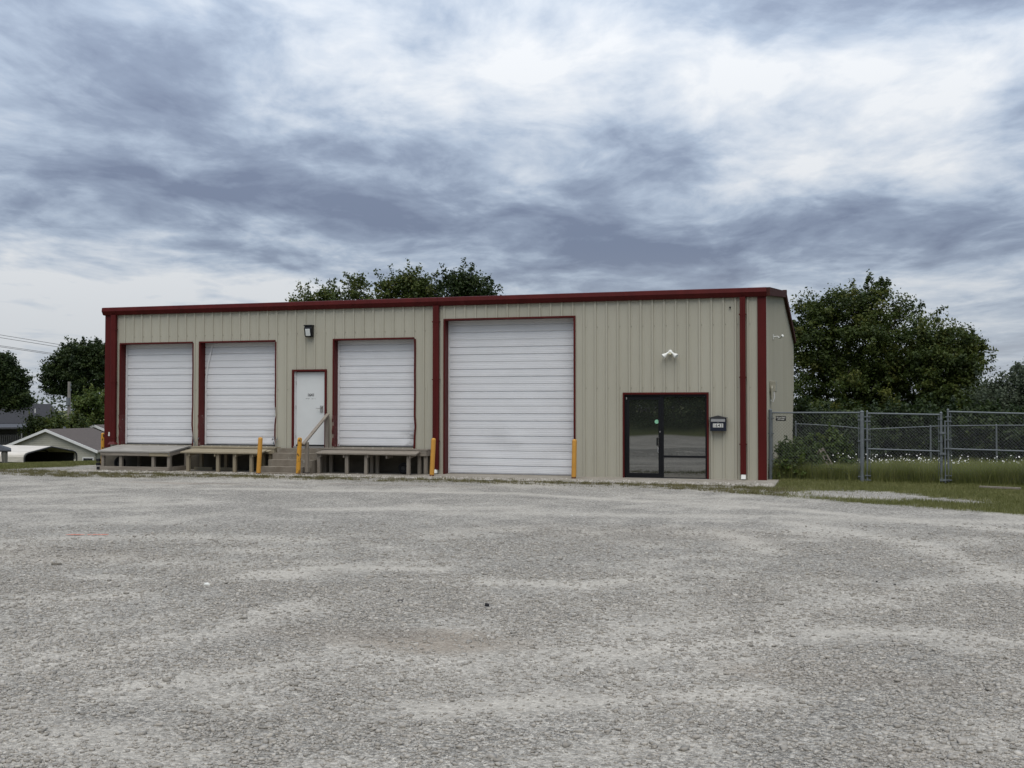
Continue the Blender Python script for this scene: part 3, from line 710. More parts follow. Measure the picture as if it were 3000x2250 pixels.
for du, w, h in ((900, .022, .022), (905, .035, .018), (914, .018, .02), (917, .018, .03), (923, .03, .012), (897, .014, .03)):
    p = WY(du, 1168, yd); rem.add([(p[0]-w/2, yd-.003, p[2]-h/2), (p[0]+w/2, yd-.003, p[2]-h/4), (p[0]+w/3, yd-.003, p[2]+h/2), (p[0]-w/4, yd-.003, p[2]+h/3)], [(0, 1, 2, 3)])
rem.build('sticker_residue', ink, pd)

# ------------------------------------------------------------------ glazed entrance 1643
a, b, z0, z1 = OPEN[5]
yf = .05
def px(u): return WY(u, 1280, yf)[0]
def pz(v, u=1950): return WY(u, v, yf)[2]
for xa, xb in ((a-.012, a+.026), (b-.03, b+.016)): MB().box(xa, xb, -.042, .12, -.04, z1+.02).build('entrance_trim', red, bld)
MB().box(a+.0262, b-.0302, -.042, .12, z1-.030, z1+.02).build('entrance_trim', red, bld)
ent = MB().box(px(1936), px(1944.6), yf-.03, yf+.05, -.02, z1-.032).build('entrance_frame', black_al, bld); ent['label'] = 'black aluminium storefront entrance with mirrored glass'
xm0, xm1 = px(1936), px(1944.6)
MB().box(a+.027, a+.065, yf-.03, yf+.05, -.02, z1-.032).build('mullion', black_al, ent)
MB().box(b-.075, b-.031, yf-.03, yf+.05, -.02, z1-.032).build('mullion', black_al, ent)
MB().box(a+.0655, xm0-.001, yf-.03, yf+.05, pz(1161), z1-.033).build('head_rail', black_al, ent)
MB().box(xm1+.001, b-.076, yf-.03, yf+.05, pz(1162.5), z1-.033).build('head_rail', black_al, ent)
MB().box(xm1+.001, b-.076, yf-.028, yf+.045, pz(1340.3), pz(1334.3)).build('cross_rail', black_al, ent)
MB().box(xm1+.001, b-.076, yf-.03, yf+.05, -.02, pz(1398.5)).build('sill_rail', black_al, ent)
MB().box(a+.07, b-.04, -.03, .12, -.05, .012).build('threshold', steel, ent)
# door leaf
lx0, lx1, lz0, lz1 = a+.068, xm0-.004, .022, pz(1162)
gx0, gx1, gz0, gz1 = px(1844), px(1929.5), pz(1387), pz(1170.8)
leaf = MB().box(lx0, gx0, yf-.022, yf+.022, lz0, lz1).box(gx1, lx1, yf-.022, yf+.022, lz0, lz1).box(gx0, gx1, yf-.021, yf+.021, lz0, gz0).box(gx0, gx1, yf-.021, yf+.021, gz1, lz1).build('glass_door', black_al, ent)
# panes with very slight float-glass waviness
def pane(xa, xb, za, zb, parent, y):
    n = 12; mb = MB(); k = 0
    for i in range(n+1):
        for j in range(n+1):
            x = xa+(xb-xa)*i/n; z = za+(zb-za)*j/n; mb.v.append((x, y + .0003*math.sin(x*3.1+z*2.2)*math.sin(z*2.7+1), z))
    for i in range(n):
        for j in range(n): mb.f.append((i*(n+1)+j, (i+1)*(n+1)+j, (i+1)*(n+1)+j+1, i*(n+1)+j+1))
    o = mb.build('glass_pane', glass, parent, smooth=True)
    return o
bm_fix = []
bm_fix.append(pane(gx0, gx1, gz0, gz1, leaf, yf-.004))
bm_fix.append(pane(xm1, b-.075, pz(1334.3), pz(1162.5), ent, yf-.002)); bm_fix.append(pane(xm1, b-.075, pz(1398.5), pz(1340.3), ent, yf-.002))
for o in bm_fix:                               # face the yard
    if o.data.polygons[0].normal.y > 0: o.data.flip_normals()
h = WY(1926.5, 1293, yf-.07)
MB().tube([(px(1932), yf-.02, pz(1283)), (h[0]-.02, yf-.075, pz(1283)), (h[0]-.02, yf-.08, pz(1305)), (px(1932), yf-.02, pz(1305))], .013, 8).build('pull_handle', dark_metal, leaf)
MB().lathe([(0, -.012), (.018, -.012), (.020, 0), (0, 0)], (px(1934), yf-.022, pz(1265)), 14, 'Y').build('lock_cylinder', steel, leaf)
mb = MB(); kx, kz = px(1928.5), pz(1309)
for q in range(4): mb.tube([(kx+.01*math.sin(q), yf-.05, kz-.02-.035*q), (kx+.012*math.cos(q*2), yf-.055, kz-.05-.035*q)], .009, 6)
mb.build('key_lockbox', steel, leaf)
MB().lathe([(0, -.003), (.054, -.003), (.054, 0), (0, 0)], (px(1924.2), yf-.008, pz(1235.5)), 24, 'Y').build('round_sticker', green_dot, leaf)
lettering('house_number', '1643', (px(1887), 0, pz(1200.5)), px(1904.5)-px(1869.5), pz(1194)-pz(1207), ink, leaf, yf-.009, .01, 1.02)
MB().box(a+.07, a+.095, yf-.05, yf-.031, z1-.16, z1-.10).build('door_closer_tab', steel, leaf)

# ------------------------------------------------------------------ fixtures on the walls
def wl():
    c = (WY(900, 956, 0)+WY(921, 988, 0))/2; w, hh = .235, .33
    t = thing('wall_light', (c[0], -.03, c[2]), 'black wall pack light with frosted lens above door 1641', 'light')
    x0, x1, za, zb = c[0]-w/2, c[0]+w/2, c[2]-hh/2, c[2]+hh/2
    MB().prism([(-.031, za), (-.15, za+.02), (-.20, zb-.09), (-.17, zb), (-.031, zb)], lambda p, q, tt: (tt, p, q), x0, x1).build('housing', black_al, t, bevel=.012)
    MB().prism([(-.150, za+.035), (-.166, za+.035), (-.217, zb-.10), (-.200, zb-.095)], lambda p, q, tt: (tt, p, q), x0+.045, x1-.045).build('lens', lens, t, bevel=.008)
    MB().box(x0-.012, x1+.012, -.20, -.031, zb-.012, zb+.02).build('hood', black_al, t, bevel=.006)
wl()
def flood():
    c = WY(1964, 1031, -.05)
    t = thing('flood_light', (c[0], -.03, c[2]), 'white twin head flood light on the beige wall above the glass entrance', 'light')
    MB().lathe([(0, -.075), (.035, -.07), (.055, -.045), (.058, 0), (0, 0)], (c[0], -.031, c[2]), 18, 'Y').build('canopy', white_plastic, t, smooth=True)
    for s_ in (-1, 1):
        p0 = Vector((c[0]+s_*.03, -.09, c[2]-.005)); d = Vector((s_*.72, -.35, -.60)).normalized()
        MB().tube([p0, p0+d*.07, p0+d*.10, p0+d*.16, p0+d*.20], [.022, .026, .034, .062, .066], 14).build('lamp_head', white_plastic, t, smooth=False)
        MB().tube([p0+d*.201, p0+d*.206], [.055, .03], 14).build('bulb_face', lens, t)
    MB().lathe([(0, -.03), (.03, -.028), (.045, -.012), (.04, .02), (0, .025)], (c[0]-.005, -.12, c[2]-.055), 14, 'Z').build('motion_sensor', M('sensor_cream', (.5, .47, .33), .3), t, smooth=True)
flood()
def mailbox():
    x0, x1 = WY(2080.5, 1240, -.14)[0], WY(2127.5, 1240, -.14)[0]; zt, zb = WY(2103, 1225, -.14)[2], WY(2103, 1263, -.14)[2]
    cx = (x0+x1)/2
    t = thing('mailbox', (cx, -.03, zb), 'black gabled wall mailbox numbered 1643 beside the glass entrance', 'mailbox')
    MB().box(x0, x1, -.165, -.031, zb, zt).build('body', mail_black, t, bevel=.006)
    MB().prism([(x0-.035, zt), (x1+.035, zt), (x1+.035, zt+.012), (cx, zt+.07), (x0-.035, zt+.012)], lambda p, q, tt: (p, tt, q), -.195, -.032).build('lid', mail_roof, t, bevel=.004)
    MB().box(x0+.025, x1-.025, -.174, -.166, zt-.092, zt-.012).build('slot_flap', M('mail_slot', (.30, .30, .30), .4, var=.05), t, bevel=.003)
    MB().lathe([(0, -.008), (.009, -.006), (.009, 0), (0, 0)], (cx, -.166, zt-.115), 10, 'Y').build('lock', steel, t)
    pl = MB().box(cx-.128, cx+.128, -.1695, -.166, zt-.235, zt-.138).build('number_plate', label_white, t)
    lettering('house_number', '1643', (cx, 0, zt-.186), .215, .078, ink, pl, -.1715, .004, 1.1)
mailbox()
def side_fixtures():
    c = WX(2262, 988, .03)
    p = (XR, 3.45, 3.86)
    t = thing('bracket_lamp', (XR+.03, p[1], p[2]), 'small white bracket lamp on the gable end wall', 'lamp')
    MB().box(XR+.031, XR+.05, p[1]-.06, p[1]+.06, p[2]-.07, p[2]+.07).build('base_plate', white_plastic, t)
    MB().tube([(XR+.05, p[1], p[2]), (XR+.16, p[1], p[2]+.01), (XR+.20, p[1], p[2]-.04)], .018, 8).build('arm', white_plastic, t)
    MB().tube([(XR+.20, p[1]+.02, p[2]-.05), (XR+.26, p[1]-.03, p[2]+.0), (XR+.30, p[1]-.08, p[2]+.03)], [.02, .03, .035], 10).build('head', white_plastic, t)
    t = thing('meter_box', (XR+.03, 2.2, 2.2), 'beige utility box with conduit on the gable end wall', 'utility box')
    MB().box(XR+.031, XR+.19, 1.55, 2.2, 2.27, 2.56).build('box', box_beige, t, bevel=.01)
    MB().tube([(XR+.09, 1.5, 2.08), (XR+.09, 1.5, 2.36), (XR+.09, 1.56, 2.42)], .028, 8).build('conduit', box_beige, t)
    MB().tube([(XR+.09, 1.5, 2.10), (XR+.07, 1.5, 2.03), (XR+.12, 1.52, 2.0), (XR+.16, 1.55, 2.12), (XR+.14, 1.56, 2.27)], .010, 6).build('cable', strip_white, t)
side_fixtures()

# ------------------------------------------------------------------ concrete apron
ap = MB()
xs = np.linspace(XL-.05, .32, 46)
front_y = [-1.93 - .10*math.sin(i*1.7) - .06*random.random() - (.35 if x > -1.2 else 0)*min(1, (x+1.2)/.8) for i, x in enumerate(xs)]
for i in range(len(xs)-1):
    ap.hexa([(xs[i], front_y[i], -.12), (xs[i+1], front_y[i+1], -.12), (xs[i+1], .3, -.12), (xs[i], .3, -.12), (xs[i], front_y[i], .006), (xs[i+1], front_y[i+1], .006), (xs[i+1], .3, .010), (xs[i], .3, .010)])
tag(ap.build('apron', concrete), 'stained concrete apron along the foot of the building', None, None, 'structure')

# ------------------------------------------------------------------ loading docks
def dock1():
    t = thing('loading_dock', (-17.9, -.6, 0), 'low grey plywood topped timber dock under the dock door at the corner', 'dock')
    xa, xb, yf_, zf, zbk = -19.02, -16.60, -1.20, .578, .702
    # plywood deck in two sheets, sloping gently to the front
    xm = -17.55
    for p, q, p2, q2 in ((xa, xm-.003, -19.24, xm-.003), (xm+.003, xb, xm+.003, -16.68)):
        MB().hexa([(p, yf_, zf-.045), (q, yf_, zf-.045), (q2, -.045, zbk-.045), (p2, -.045, zbk-.045), (p, yf_, zf), (q, yf_, zf), (q2, -.045, zbk), (p2, -.045, zbk)]).build('deck_sheet', ply, t, bevel=.004)
    MB().box(xa+.07, -17.29, yf_+.015, yf_+.055, .437, .532).build('front_board', wood_grey, t, bevel=.004)
    MB().box(-17.285, xb-.002, yf_+.018, yf_+.055, .435, .532).build('front_board', wood_tan, t, bevel=.004)
    MB().hexa([(xb-.045, yf_+.056, .44), (xb-.006, yf_+.056, .44), (-16.70, -.05, .56), (-16.74, -.05, .56), (xb-.045, yf_+.056, .53), (xb-.006, yf_+.056, .53), (-16.70, -.05, .655), (-16.74, -.05, .655)]).build('side_board', wood_grey, t)
    MB().hexa([(xa+.07, yf_+.056, .44), (xa+.11, yf_+.056, .44), (-19.1, -.05, .56), (-19.14, -.05, .56), (xa+.07, yf_+.056, .53), (xa+.11, yf_+.056, .53), (-19.1, -.05, .655), (-19.14, -.05, .655)]).build('side_board', wood_grey, t)
    for x in (-18.91, -18.29, -17.19, -16.67):
        MB().box(x-.046, x+.046, yf_+.06, yf_+.15, .005, .534).build('post', wood_post, t, bevel=.005)
        MB().box(x-.02, x+.062, -.32, -.24, .005, .60).build('post', wood_post, t, bevel=.005)
    MB().box(xa+.06, xb-.03, yf_+.008, yf_+.058, .012, .125).build('bottom_rail', wood_grey, t, bevel=.005)
    MB().box(-16.668, -16.628, yf_+.151, -.24, .012, .13).build('bottom_rail', wood_grey, t, bevel=.005)
    for x in (-18.6, -17.9, -17.35): MB().hexa([(x-.02, yf_+.06, .44), (x+.02, yf_+.06, .44), (x+.02, -.06, .555), (x-.02, -.06, .555), (x-.02, yf_+.06, .53), (x+.02, yf_+.06, .53), (x+.02, -.06, .65), (x-.02, -.06, .65)]).build('joist', wood_grey, t)
    MB().lathe([(0, -.012), (.02, -.008), (.012, 0), (0, 0)], (xb-.03, yf_+.012, .485), 8, 'Y').build('hook', galv, t)
    # rubber bumper strapped to the end post
    t2 = thing('dock_bumper', (-19.06, -1.15, 0), 'black stacked rubber bumper strapped to the end of the plywood dock', 'bumper')
    for k, zz in enumerate((.02, .135, .25)): MB().box(-19.07-.02*k % .03, -18.985, -1.20, -1.10, zz, zz+.09).build('block', rubber, t2, bevel=.012)
    MB().box(-19.03, -18.94, -1.205, -1.195, .20, .225).build('strap', rubber, t2)
dock1()
def dock_lip(name_label, x0, x1, yf_, zf, xb0, xb1, front_us, back_us, mdeck, mpost, seed, brk):
    """raised timber ledge at the wall with a sloping plank lip carried by posts"""
    rr = random.Random(seed)
    t = thing('loading_dock', ((x0+x1)/2, yf_/2, 0), name_label, 'dock')
    yb = -.40; zt = .700
    # ledge planks along the wall
    for k, (ya, yc) in enumerate(((-.40, -.225), (-.220, -.052))):
        MB().box(xb0, xb1, ya, yc, zt-.042-.004*k, zt-.004*k).build('ledge_plank', mdeck, t, bevel=.004)
    MB().box(xb0+.02, xb1-.02, yb+.01, yb+.05, zt-.19, zt-.047).build('ledge_board', mdeck, t, bevel=.004)
    MB().box(xb1-.045, xb1-.003, yb+.052, -.05, zt-.185, zt-.047).build('end_board', mdeck, t, bevel=.004)
    # sloping lip of three boards
    n = 3; y_top = yb-.012; z_top = zt-.055
    for k in range(n):
        f0, f1 = k/n, (k+1)/n-.010
        ya, yc = y_top+(yf_-y_top)*f0, y_top+(yf_-y_top)*f1; za, zc = z_top+(zf-z_top)*f0, z_top+(zf-z_top)*f1
        xa0, xa1 = (xb0+.05)*(1-f0)+x0*f0, (xb1-.20)*(1-f0)+x1*f0; xc0, xc1 = (xb0+.05)*(1-f1)+x0*f1, (xb1-.20)*(1-f1)+x1*f1
        e = rr.uniform(-.012, .012)
        MB().hexa([(xc0+e, yc, zc-.042), (xc1+e, yc, zc-.042), (xa1+e, ya, za-.042), (xa0+e, ya, za-.042), (xc0+e, yc, zc), (xc1+e, yc, zc), (xa1+e, ya, za), (xa0+e, ya, za)]).build('lip_board', mdeck, t, bevel=.004)
    for i, u in enumerate(front_us):
        p = WY(u, 1360, yf_+.12); w = .046
        MB().box(p[0]-w, p[0]+w, yf_+.08, yf_+.168, .008, zf-.030).build('post', mpost, t, bevel=.005)
        if brk[i]:
            sx = brk[i]*(w+.022)
            MB().hexa([(p[0]+sx-.019, yf_+.04, zf-.125), (p[0]+sx+.019, yf_+.04, zf-.125), (p[0]+sx+.019, yb+.01, zt-.19), (p[0]+sx-.019, yb+.01, zt-.19), (p[0]+sx-.019, yf_+.04, zf-.038), (p[0]+sx+.019, yf_+.04, zf-.038), (p[0]+sx+.019, yb+.01, zt-.10), (p[0]+sx-.019, yb+.01, zt-.10)]).build('joist', mdeck, t, bevel=.003)
    for u in back_us:
        p = WY(u, 1350, yb+.09)
        MB().box(p[0]-.046, p[0]+.046, yb+.055, yb+.143, .008, zt-.048).build('post', mpost, t, bevel=.005)
    return t
d2 = dock_lip('low tan timber dock with a sloping plank lip beside the plywood dock', -16.31, -13.72, -1.10, .572, -16.40, -13.66, (552, 639, 688, 737), (590, 662, 772, 793), wood_tan, wood_tan_post, 3, (1, -1, 1, 1))
d3 = dock_lip('low grey timber dock with a sloping plank lip right of the concrete steps', -12.15, -9.15, -.86, .588, -12.20, -9.00, (935, 1016.5, 1073, 1197), (952, 970, 1090, 1106, 1229, 1247), wood_grey, wood_post, 5, (1, -1, 1, 1))
p = WY(1136, 1340, -.7); MB().box(p[0]-.02, p[0]+.02, -.8, -.38, .45, .56).build('joist', wood_grey, d3)
for x in (-16.0, -15.2): MB().box(x-.3, x+.3, -.42, -.38, .012, .10).build('bottom_rail', wood_tan, d2, bevel=.004)
MB().hexa([(-13.86,-.62,.585),(-13.70,-.70,.575),(-13.66,-.55,.61),(-13.80,-.5,.62),(-13.86,-.62,.60),(-13.70,-.70,.592),(-13.66,-.55,.628),(-13.80,-.5,.638)]).build('split_plank_end', wood_tan, d2)
def tyre(c, Rm, r, label, tilt=0):
    t = thing('tyre', c, label, 'tyre'); mb = MB(); n, m_ = 28, 10
    for i in range(n):
        a = 2*math.pi*i/n
        for j in range(m_):
            b_ = 2*math.pi*j/m_; rr = Rm + r*math.cos(b_); zz = r*.85*math.sin(b_)
            x, y, z = rr*math.cos(a), zz*1.0, rr*math.sin(a)
            y2, z2 = y*math.cos(tilt)-z*math.sin(tilt), y*math.sin(tilt)+z*math.cos(tilt)
            mb.v.append((c[0]+x, c[1]+y2, c[2]+z2+(Rm+r)*abs(math.cos(tilt))+r*.85*abs(math.sin(tilt))*0))
    for i in range(n):
        for j in range(m_): mb.f.append((i*m_+j, i*m_+(j+1) % m_, ((i+1) % n)*m_+(j+1) % m_, ((i+1) % n)*m_+j))
    mb.build('tread', rubber, t, smooth=True)
    MB().tube([(c[0], c[1]-.03*math.cos(tilt), c[2]+(Rm+r)), (c[0], c[1]+.03*math.cos(tilt), c[2]+(Rm+r))], Rm-r*.8, 20).build('hub', dark_metal, t)
tyre((GZ(1201, 1386, .0)[0]+.05, -.36, .012), .105, .055, 'small black tyre under the grey timber dock by the bollard')
tyre((-18.62, -.72, .0), .13, .065, 'small black tyre in the dark under the plywood dock')

# ------------------------------------------------------------------ concrete steps and handrail
def steps():
    t = thing('concrete_steps', (-12.9, -.6, 0), 'worn brown concrete steps rising to door 1641 between two timber docks', 'steps')
    S = [(-13.62, -12.10, -.34, -.052, .005, .672), (-13.60, -12.14, -.64, -.342, .005, .548), (-13.57, -12.21, -.93, -.642, .005, .376), (-13.66, -12.36, -1.20, -.932, .005, .198), (-13.70, -12.08, -1.52, -1.202, .002, .040)]
    for a_, b_, y0, y1, z0_, z1_ in S:
        mb = MB(); n = 9; zs = [random.uniform(-.006, .004) for _ in range(n+1)]; ys_ = [random.uniform(-.012, .008) for _ in range(n+1)]
        for i in range(n):
            x0_, x1_ = a_+(b_-a_)*i/n, a_+(b_-a_)*(i+1)/n
            mb.hexa([(x0_, y0, z0_), (x1_, y0, z0_), (x1_, y1, z0_), (x0_, y1, z0_), (x0_, y0+ys_[i], z1_+zs[i]), (x1_, y0+ys_[i+1], z1_+zs[i+1]), (x1_, y1, z1_), (x0_, y1, z1_)])
        mb.build('step', concrete_step, t)
    MB().tube([(-12.30, -1.02, .005), (-12.30, -1.02, .195)], .085, 14).build('footing_stub', concrete_step, t)
    r = thing('handrail', (-12.15, -.7, 0), 'sloping grey timber handrail beside the concrete steps', 'handrail')
    top = Vector((-12.145, -.09, 1.655)); bot = Vector(GZ(889, 1303, .82)); bot = Vector((bot[0], -1.40, .815))
    bot.x = WY(887, 1303, -1.40)[0]; bot.z = WY(887, 1303, -1.40)[2]
    MB().beam(top, bot, .10, .045).build('rail', wood_grey, r, bevel=.005)
    MB().box(-12.20, -12.11, -.155, -.065, .676, 1.60).build('post', wood_post, r, bevel=.005)
    q = WY(899, 1330, -1.26)
    zt = bot.z + (top.z-bot.z)*((-1.26-bot.y)/(top.y-bot.y))
    MB().box(q[0]-.045, q[0]+.045, -1.30, -1.215, .042, zt-.02).build('post', wood_post, r, bevel=.005)
    MB().box(q[0]-.07, q[0]+.06, -1.33, -1.19, .041, .062).build('post_base', dark_metal, r)
steps()

# ------------------------------------------------------------------ bollards
def bollard(u, v, label, m, lean=0, pos=None, h=1.02):
    p = GZ(u, v, .005) if pos is None else np.array(pos); r = .062
    t = thing('bollard', p, label, 'bollard', 'yellow bollards in front of the building')
    tp = Vector((p[0]+lean, p[1], p[2]+h))
    b0 = Vector(p); ax = (tp-b0)
    MB().tube([b0+ax*.045, b0+ax*.5, b0+ax*.955], r, 20).build('pipe', m, t, smooth=False)
    MB().tube([b0+ax*.9552, b0+ax*.975, b0+ax*.99, b0+ax], [r*1.0, r*.93, r*.72, r*.2], 20).build('dome_cap', m, t)
    MB().tube([b0-ax*.03, b0+ax*.0448], r*.99, 20).build('rusty_foot', rust, t)
bollard(757, 1389.5, 'plain yellow pipe bollard before the tan timber dock', yellow, .06)
bollard(873, 1391, 'yellow bollard with black peeling paint at the concrete steps', yellow_worn, .05)
bollard(1265, 1395, 'yellow bollard between the downspout and the grey timber dock', yellow, .05)
bollard(1681, 1402, 'yellow bollard at the drive-in door jamb nearest the glass entrance', yellow, .02)
pb = AT(302, 1268, 33.8); bollard(0, 0, 'rusty yellow bollard by the building corner behind the plywood dock', yellow_worn, 0, (pb[0], pb[1], 0.), pb[2])
# ------------------------------------------------------------------ chain-link fence and gates
FA, FB = .62, -.155                            # fence line y = FA + FB x
def FU(u, v=1300):
    d = ray(u, v); tt = (FA + FB*CAM[0] - CAM[1])/(d[1] - FB*d[0]); return CAM + d*tt
def chain_mesh(p0, p1, zb0, zb1, zt0, zt1, name='wire_mesh', parent=None, sp=.082, r=.0022):
    """two families of diagonal wires filling the bay between two posts"""
    p0 = np.array(p0[:2]); p1 = np.array(p1[:2]); Ln = np.linalg.norm(p1-p0); V = []; F = []
    sn = np.array([(p1-p0)[1], -(p1-p0)[0]])/Ln
    hb = lambda s: zb0+(zb1-zb0)*s/Ln; ht = lambda s: zt0+(zt1-zt0)*s/Ln
    H = max(zt0-zb0, zt1-zb1)
    for fam in (1, -1):
        c = -H
        while c < Ln+H:
            # wire: s = c + fam*(z-zb) , z from bottom to top
            pts = []
            s0, s1 = (c, c+H) if fam > 0 else (c+H, c)
            z_a, z_b = 0., H
            # clip in s to 0..Ln
            q = []
            for tt in (0., 1.): q.append((s0+(s1-s0)*tt, H*tt))
            (sa, za), (sb, zb) = q
            lo, hi = 0., 1.; ds = sb-sa
            t0_, t1_ = (0-sa)/ds, (Ln-sa)/ds
            if t0_ > t1_: t0_, t1_ = t1_, t0_
            lo, hi = max(lo, t0_), min(hi, t1_)
            if hi-lo > .02:
                e = []
                for tt in (lo, hi):
                    s_ = sa+ds*tt; z_ = hb(s_)+(ht(s_)-hb(s_))*tt
                    pp = p0+(p1-p0)*s_/Ln + sn*.002*fam; e.append(np.array([pp[0], pp[1], z_]))
                k = len(V); d = e[1]-e[0]; d /= np.linalg.norm(d); a = np.cross(d, [sn[0], sn[1], 0]); b = np.array([sn[0], sn[1], 0])
                for pnt in e:
                    for ang in (0, 2.094, 4.189): V.append(pnt + (a*math.cos(ang)+b*math.sin(ang))*r)
                for j in range(3): F.append((k+j, k+(j+1) % 3, k+3+(j+1) % 3, k+3+j))
            c += sp
    off = ORG[parent.name]
    return np_mesh(name, np.array(V)-off, F, galv_wire, parent)
def z_at(u, v): return FU(u, v)[2]
def vpost(name, P, z0, z1, r, t, m=galv, cap=True):
    mb = MB().tube([(P[0], P[1], z0), (P[0], P[1], z1)], r, 14)
    if cap: mb.tube([(P[0], P[1], z1), (P[0], P[1], z1+.02), (P[0], P[1], z1+.045)], [r*1.12, r*1.05, r*.3], 14)
    return mb.build(name, m, t)
def bands(P, Q, zs, t, r=.05):
    for z in zs: MB().beam((P[0], P[1]-.03, z), (Q[0], Q[1]-.03, z), .02, .025).build('tension_band', galv, t)
def fence_front():
    e0 = FU(2257); e1 = FU(2525.5)
    t = thing('chain_link_fence', (e0[0], e0[1], 0), 'galvanised chain link fence bay joining the building corner to the gate', 'fence')
    zt0, zt1 = z_at(2257, 1209), z_at(2520, 1209)
    vpost('end_post', e0, -.1, z_at(2257, 1203), .045, t); vpost('gate_post', e1, -.1, z_at(2525, 1208), .052, t)
    MB().tube([(e0[0], e0[1], zt0), (e1[0], e1[1], zt1)], .021, 10).build('top_rail', galv, t)
    chain_mesh(e0, e1, .04, .04, zt0+.02, zt1+.02, parent=t)
    a = FU(2264); MB().tube([(a[0], a[1], .05), (a[0], a[1], zt0-.01)], .009, 6).build('tension_bar', galv, t)
    b = FU(2516); MB().tube([(b[0], b[1], .05), (b[0], b[1], zt1-.01)], .009, 6).build('tension_bar', galv, t)
    bands(FU(2250), FU(2268), [z_at(2257, v) for v in (1225, 1270, 1346)], t)
    bands(FU(2513), FU(2530), [z_at(2520, v) for v in (1219, 1230, 1292, 1348, 1396)], t)
    # maker's plate wired to the mesh
    s0, s1 = FU(2273.5), FU(2303.0); z0_, z1_ = z_at(2288, 1233), z_at(2288, 1219)
    sg = thing('fence_sign', ((s0[0]+s1[0])/2, (s0[1]+s1[1])/2-.01, z0_), 'small black fence company plate wired to the chain link mesh', 'sign')
    MB().hexa([(s0[0], s0[1]-.012, z0_), (s1[0], s1[1]-.012, z0_), (s1[0], s1[1]-.009, z0_), (s0[0], s0[1]-.009, z0_), (s0[0], s0[1]-.012, z1_), (s1[0], s1[1]-.012, z1_), (s1[0], s1[1]-.009, z1_), (s0[0], s0[1]-.009, z1_)]).build('plate', sign_black, sg)
    cx, cy = (s0[0]+s1[0])/2, (s0[1]+s1[1])/2
    W = s1[0]-s0[0]; Hh = z1_-z0_
    def txt(nm, s_, zc, w, h_):
        V, F = text_mesh(s_, 1., .02); xs_ = [v[0] for v in V]; ys_ = [v[1] for v in V]
        MB().add([(cx+(v[0]-(max(xs_)+min(xs_))/2)*w/(max(xs_)-min(xs_)), cy-.0155-v[2] + FB*(v[0]-(max(xs_)+min(xs_))/2)*w/(max(xs_)-min(xs_)), zc+(v[1]-(max(ys_)+min(ys_))/2)*h_/(max(ys_)-min(ys_))) for v in V], F).build(nm, label_white, sg)
    txt('lettering', 'DEE PLACE FENCE', z0_+Hh*.70, W*.88, Hh*.30); txt('lettering', '339-5466', z0_+Hh*.33, W*.66, Hh*.25)
fence_front()
def gate(ul, ur, vt, vt2, label, rod=False, extra=None):
    l, r = FU(ul), FU(ur); zt0, zt1 = z_at(ul, vt), z_at(ur, vt2); zm0, zm1 = z_at(ul, 1315), z_at(ur, 1322)
    t = thing('chain_link_gate', (l[0], l[1], 0), label, 'gate')
    vpost('gate_upright', l, .06, zt0+.03, .024, t); vpost('gate_upright', r, .06, zt1+.03, .030, t)
    MB().tube([(l[0], l[1], zt0), (r[0], r[1], zt1)], .021, 10).build('top_rail', galv, t)
    MB().tube([(l[0], l[1], zm0), (r[0], r[1], zm1)], .019, 10).build('middle_rail', galv, t)
    chain_mesh(l, r, .10, .08, zt0, zt1, parent=t)
    d = 8
    a = FU(ul+d); MB().tube([(a[0], a[1], .1), (a[0], a[1], zt0-.01)], .007, 6).build('tension_bar', galv, t)
    b = FU(ur-d); MB().tube([(b[0], b[1], .1), (b[0], b[1], zt1-.01)], .007, 6).build('tension_bar', galv, t)
    bands(FU(ul-8), FU(ul+10), [z_at(ul, v) for v in (1221, 1234, 1288, 1393, 1406)], t); bands(FU(ur-10), FU(ur+4), [z_at(ur, v) for v in (1228, 1293, 1350)], t)
    return t
g1 = gate(2541, 2757.5, 1211, 1215, 'galvanised chain link gate leaf beside the thick gate post')
dr = FU(2768.5); z_ = z_at(2768, 1232)
MB().tube([(dr[0], dr[1]-.03, .03), (dr[0], dr[1]-.03, z_)], .017, 10).build('drop_rod', galv, g1)
for v in (1268, 1329, 1406): MB().beam((FU(2752)[0], FU(2752)[1]-.05, z_at(2760, v)), (dr[0]+.02, dr[1]-.05, z_at(2760, v)), .02, .05).build('rod_guide', galv, g1)
g2 = gate(2778, 3010, 1206, 1212, 'galvanised chain link gate leaf with the latch fork')
lk = FU(2764); MB().beam((lk[0], lk[1]-.04, z_at(2764, 1314)), (FU(2785)[0], FU(2785)[1]-.04, z_at(2785, 1314)), .03, .03).build('latch_fork', galv, g2)
